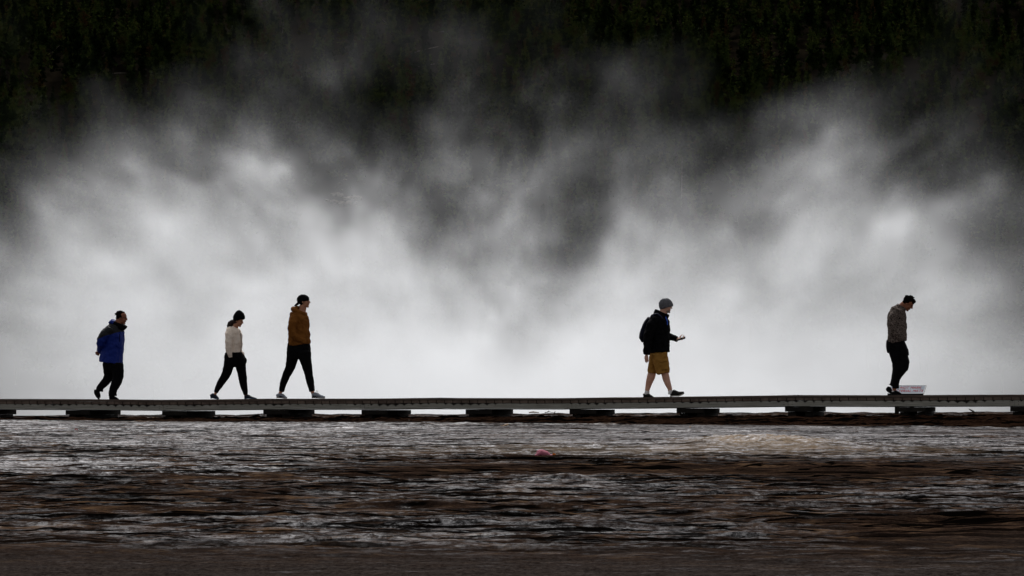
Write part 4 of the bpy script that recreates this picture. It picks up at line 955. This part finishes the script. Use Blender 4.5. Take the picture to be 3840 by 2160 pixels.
# ------------------------------------------------------------------ sign behind the boardwalk
def build_sign():
    x, y = at_px(3395, 1.95); r = bpy.data.objects.new('sign', None); COL.objects.link(r)
    zb = (HOR-1477)/FP*y; r.location = (x, y, zb); r.rotation_euler = (0, 0, YAW)
    tag(r, 'low tilted white sign with red capital letters behind the bowed man', 'sign')
    w = .64; a, b_ = .12, .42          # rise and run of the panel
    x0, x1 = -.295, .30; tl = math.atan2(a+.018, b_)
    M_ = Matrix.Rotation(tl, 4, 'X'); L = math.hypot(a+.018, b_)
    mb = MB(); mb.box(((x0+x1)/2, L/2, 0), (x1-x0, L, .012)); o = mb.build('panel', nmat('white_sign_paint', '#868d96', '#9da4ad', rough=1, scale=5, spec=0), r, .002); o.matrix_local = M_
    mb = MB(); t = .016
    mb.box(((x0+x1)/2, -.006, -.004), (x1-x0+.02, .014, .030)); mb.box(((x0+x1)/2, L+.006, 0), (x1-x0+.02, .012, .020))
    mb.box((x0-.006, L/2, 0), (.012, L, .020)); mb.box((x1+.006, L/2, 0), (.012, L, .020))
    o = mb.build('frame', nmat('grey_metal', '#1e2226', '#34383d', rough=.5, metallic=.3), r, .001); o.matrix_local = M_
    gh = gz(x, y)-zb-.1
    for dx in (-.16, .10):
        mb = MB(); mb.box((dx, .12, gh/2-.01), (.07, .05, -gh+.02)); mb.build('post', M_DARKWOOD, r, .003)
    mb = MB(); mb.box((-.02, .10, -.018), (.36, .20, .02)); mb.build('bracket', M_DARKWOOD, r, .003)
    red = nmat('red_letters', '#8a1418', '#9a1e20', rough=1, spec=0, scale=8)
    for k, (txt, xa, xb, yc) in enumerate((('DO NOT MARK', 3347, 3452, .265), ('BACTERIAL MATS', 3340, 3457, .085))):
        c = bpy.data.curves.new('lettering', 'FONT'); c.body = txt; c.size = 1; c.extrude = .003;  c.align_x = 'LEFT'; c.space_character = 1.08
        t_ = bpy.data.objects.new('tmp', c); COL.objects.link(t_); bpy.context.view_layer.update()
        me = bpy.data.meshes.new_from_object(t_.evaluated_get(bpy.context.evaluated_depsgraph_get())); bpy.data.objects.remove(t_)
        vs = [v.co.copy() for v in me.vertices]; X0, X1 = min(v.x for v in vs), max(v.x for v in vs); Y0, Y1 = min(v.y for v in vs), max(v.y for v in vs)
        wx0 = (xa-3395)/FP*y/CP-.045*(yc/.35); wx1 = (xb-3395)/FP*y/CP-.045*(yc/.35)
        for v in me.vertices:
            v.co.x = wx0+(v.co.x-X0)/(X1-X0)*(wx1-wx0)+(v.co.y-Y0)*.012; v.co.y = yc+(v.co.y-Y0)/(Y1-Y0)*.120; v.co.z = .0075+v.co.z*.3
        me.materials.clear(); me.materials.append(red); o = link('lettering', me, r); o.matrix_local = M_
build_sign()

# ------------------------------------------------------------------ litter and driftwood
def on_ground(px, py):
    "ground point seen at a photo pixel"
    t = (HOR-py)/FP; lo, hi = 15.0, 62.0
    for k in range(400):
        Y = 15+k*.12
        if float(ground_base(np.array((px-1920)/FP*Y), np.array(Y))) > t*Y: break
    return Vector(((px-1920)/FP*Y, Y, t*Y))
def build_litter():
    p = on_ground(2038, 1719); k = p.y/FP
    pk = nmat('pink_cotton', '#9a5566', '#ad6a7a', rough=.9, scale=12, spec=.1)
    V, F = merge([ring_tube([(Vector((-.062, 0, .005)), .012, .08), (Vector((-.052, 0, .03)), .03, .09), (Vector((-.02, 0, .045)), .048, .10), (Vector((.03, 0, .034)), .038, .095), (Vector((.062, 0, .02)), .022, .07)], 14)])
    o = blob('cap', [(V, F), ellip((-.03, 0, .055), (.045, .07, .035)), ellip((-.06, -.02, .02), (.035, .06, .02))], pk, None, .005, 2, .01)
    o.location = p+Vector((0, 0, .016)); o.scale = (1.08, 1.0, .95); tag(o, 'lost pink cap lying on the wet terraces in the middle foreground', 'cap')
    bl = blob('bill', [ring_tube([(Vector((.04, 0, .018)), .018, .07), (Vector((.08, 0, .018)), .012, .075), (Vector((.125, 0, .026)), .006, .05)], 14)], pk, o, .005, 1)
    mb = MB(); mb.box((.112, -.052, .034), (.032, .006, .022), 0, .3); mb.build('patch', nmat('orange_patch', '#d05a10', '#e07a18', rough=.6), bl, .002)
    mb = MB(); mb.tube([Vector((-.035, -.098, .004)), Vector((-.03, -.094, .03)), Vector((-.018, -.098, .006))], [.008, .006, .008], 6); mb.build('back_opening', nmat('dark_pink_lining', '#3a1520', '#4a1c2a', rough=.9), o)
    p = on_ground(286, 1615); o = blob('hair_tie', [tube_arrays([p+Vector((.022*math.cos(a), .0, .012+.012*math.sin(a))) for a in np.linspace(0, 5.6, 12)], [.007]*12, 6)], nmat('red_cloth', '#7d0a16', '#9c1020', rough=.8), None, .004, 1)
    tag(o, 'small dark red cloth loop on the wet ground at the far left', 'hair tie')
    def stick(pts, rad, mat, label, name='driftwood_stick', off=None):
        base = on_ground(*pts[0]) if off is None else off; y = base.y; P = [Vector(((a-1920)/FP*y, y+.05*i, (HOR-b)/FP*y+rad[i]*.5)) for i, (a, b) in enumerate(pts)]
        V, F = tube_arrays(P, rad, 7); c = P[0].copy(); o = mesh_obj(name, [v-c for v in V], F, mat, None, True); o.location = c; tag(o, label, 'stick', 'sticks scattered by the boardwalk'); return o
    wood = nmat('driftwood', '#8b7460', '#b39a80', rough=.9, scale=6, spec=.1); dk = nmat('dark_stick', '#1c1713', '#2e2620', rough=.9, scale=6, spec=.1)
    stick([(1878, 1597), (1884, 1601), (1894, 1598), (1906, 1592)], [.008, .014, .018, .010], wood, 'curved pale piece of driftwood on the wet ground before the boardwalk')
    stick([(1494, 1572), (1504, 1576), (1515, 1581)], [.006, .009, .006], wood, 'pale stick leaning on the bank under the boardwalk')
    stick([(1533, 1587), (1534, 1578), (1533, 1575)], [.010, .009, .004], dk, 'short dark stub standing at the foot of the bank')
    stick([(660, 1563), (700, 1562), (752, 1566)], [.012, .017, .02], wood, 'pale broken pole lying under the boardwalk by the woman')
    far = lambda px: Vector(at_px(px, 6.0)+(0,))
    stick([(3657, 1552), (3650, 1544), (3642, 1538), (3638, 1534)], [.02, .017, .012, .006], dk, 'black curved branch sticking up behind the right end of the boardwalk', off=far(3640))
    stick([(1984, 1548), (2000, 1546.5), (2021, 1548)], [.010, .014, .008], wood, 'reddish log on the skyline seen under the boardwalk', off=far(2000))
    for pts, lb in (([(2043, 1548), (2060, 1545), (2083, 1549)], 'low dark branch on the skyline seen under the boardwalk'), ([(2052, 1547), (2057, 1542), (2060, 1540)], 'left twig upright on the low dark branch under the boardwalk'), ([(2078, 1549), (2082, 1545), (2081, 1541)], 'right twig upright on the low dark branch under the boardwalk')):
        stick(pts, [.007, .006, .003], dk, lb, off=far(2060))
    p = on_ground(2587, 1605); V = [(-.012, -.01, .002), (.012, -.008, .004), (.016, .012, .01), (-.008, .014, .006), (0, 0, .014)]
    o = mesh_obj('leaf', V, [(0, 1, 4), (1, 2, 4), (2, 3, 4), (3, 0, 4)], nmat('yellow_leaf', '#8a5e10', '#a8761c', rough=.7)); o.location = p+Vector((0, 0, .006)); o.scale = (1.4, 1.4, 1.4)
    sd = o.modifiers.new('thick', 'SOLIDIFY'); sd.thickness = .001; tag(o, 'tiny yellow leaf on the ground below the man in shorts', 'leaf')
build_litter()
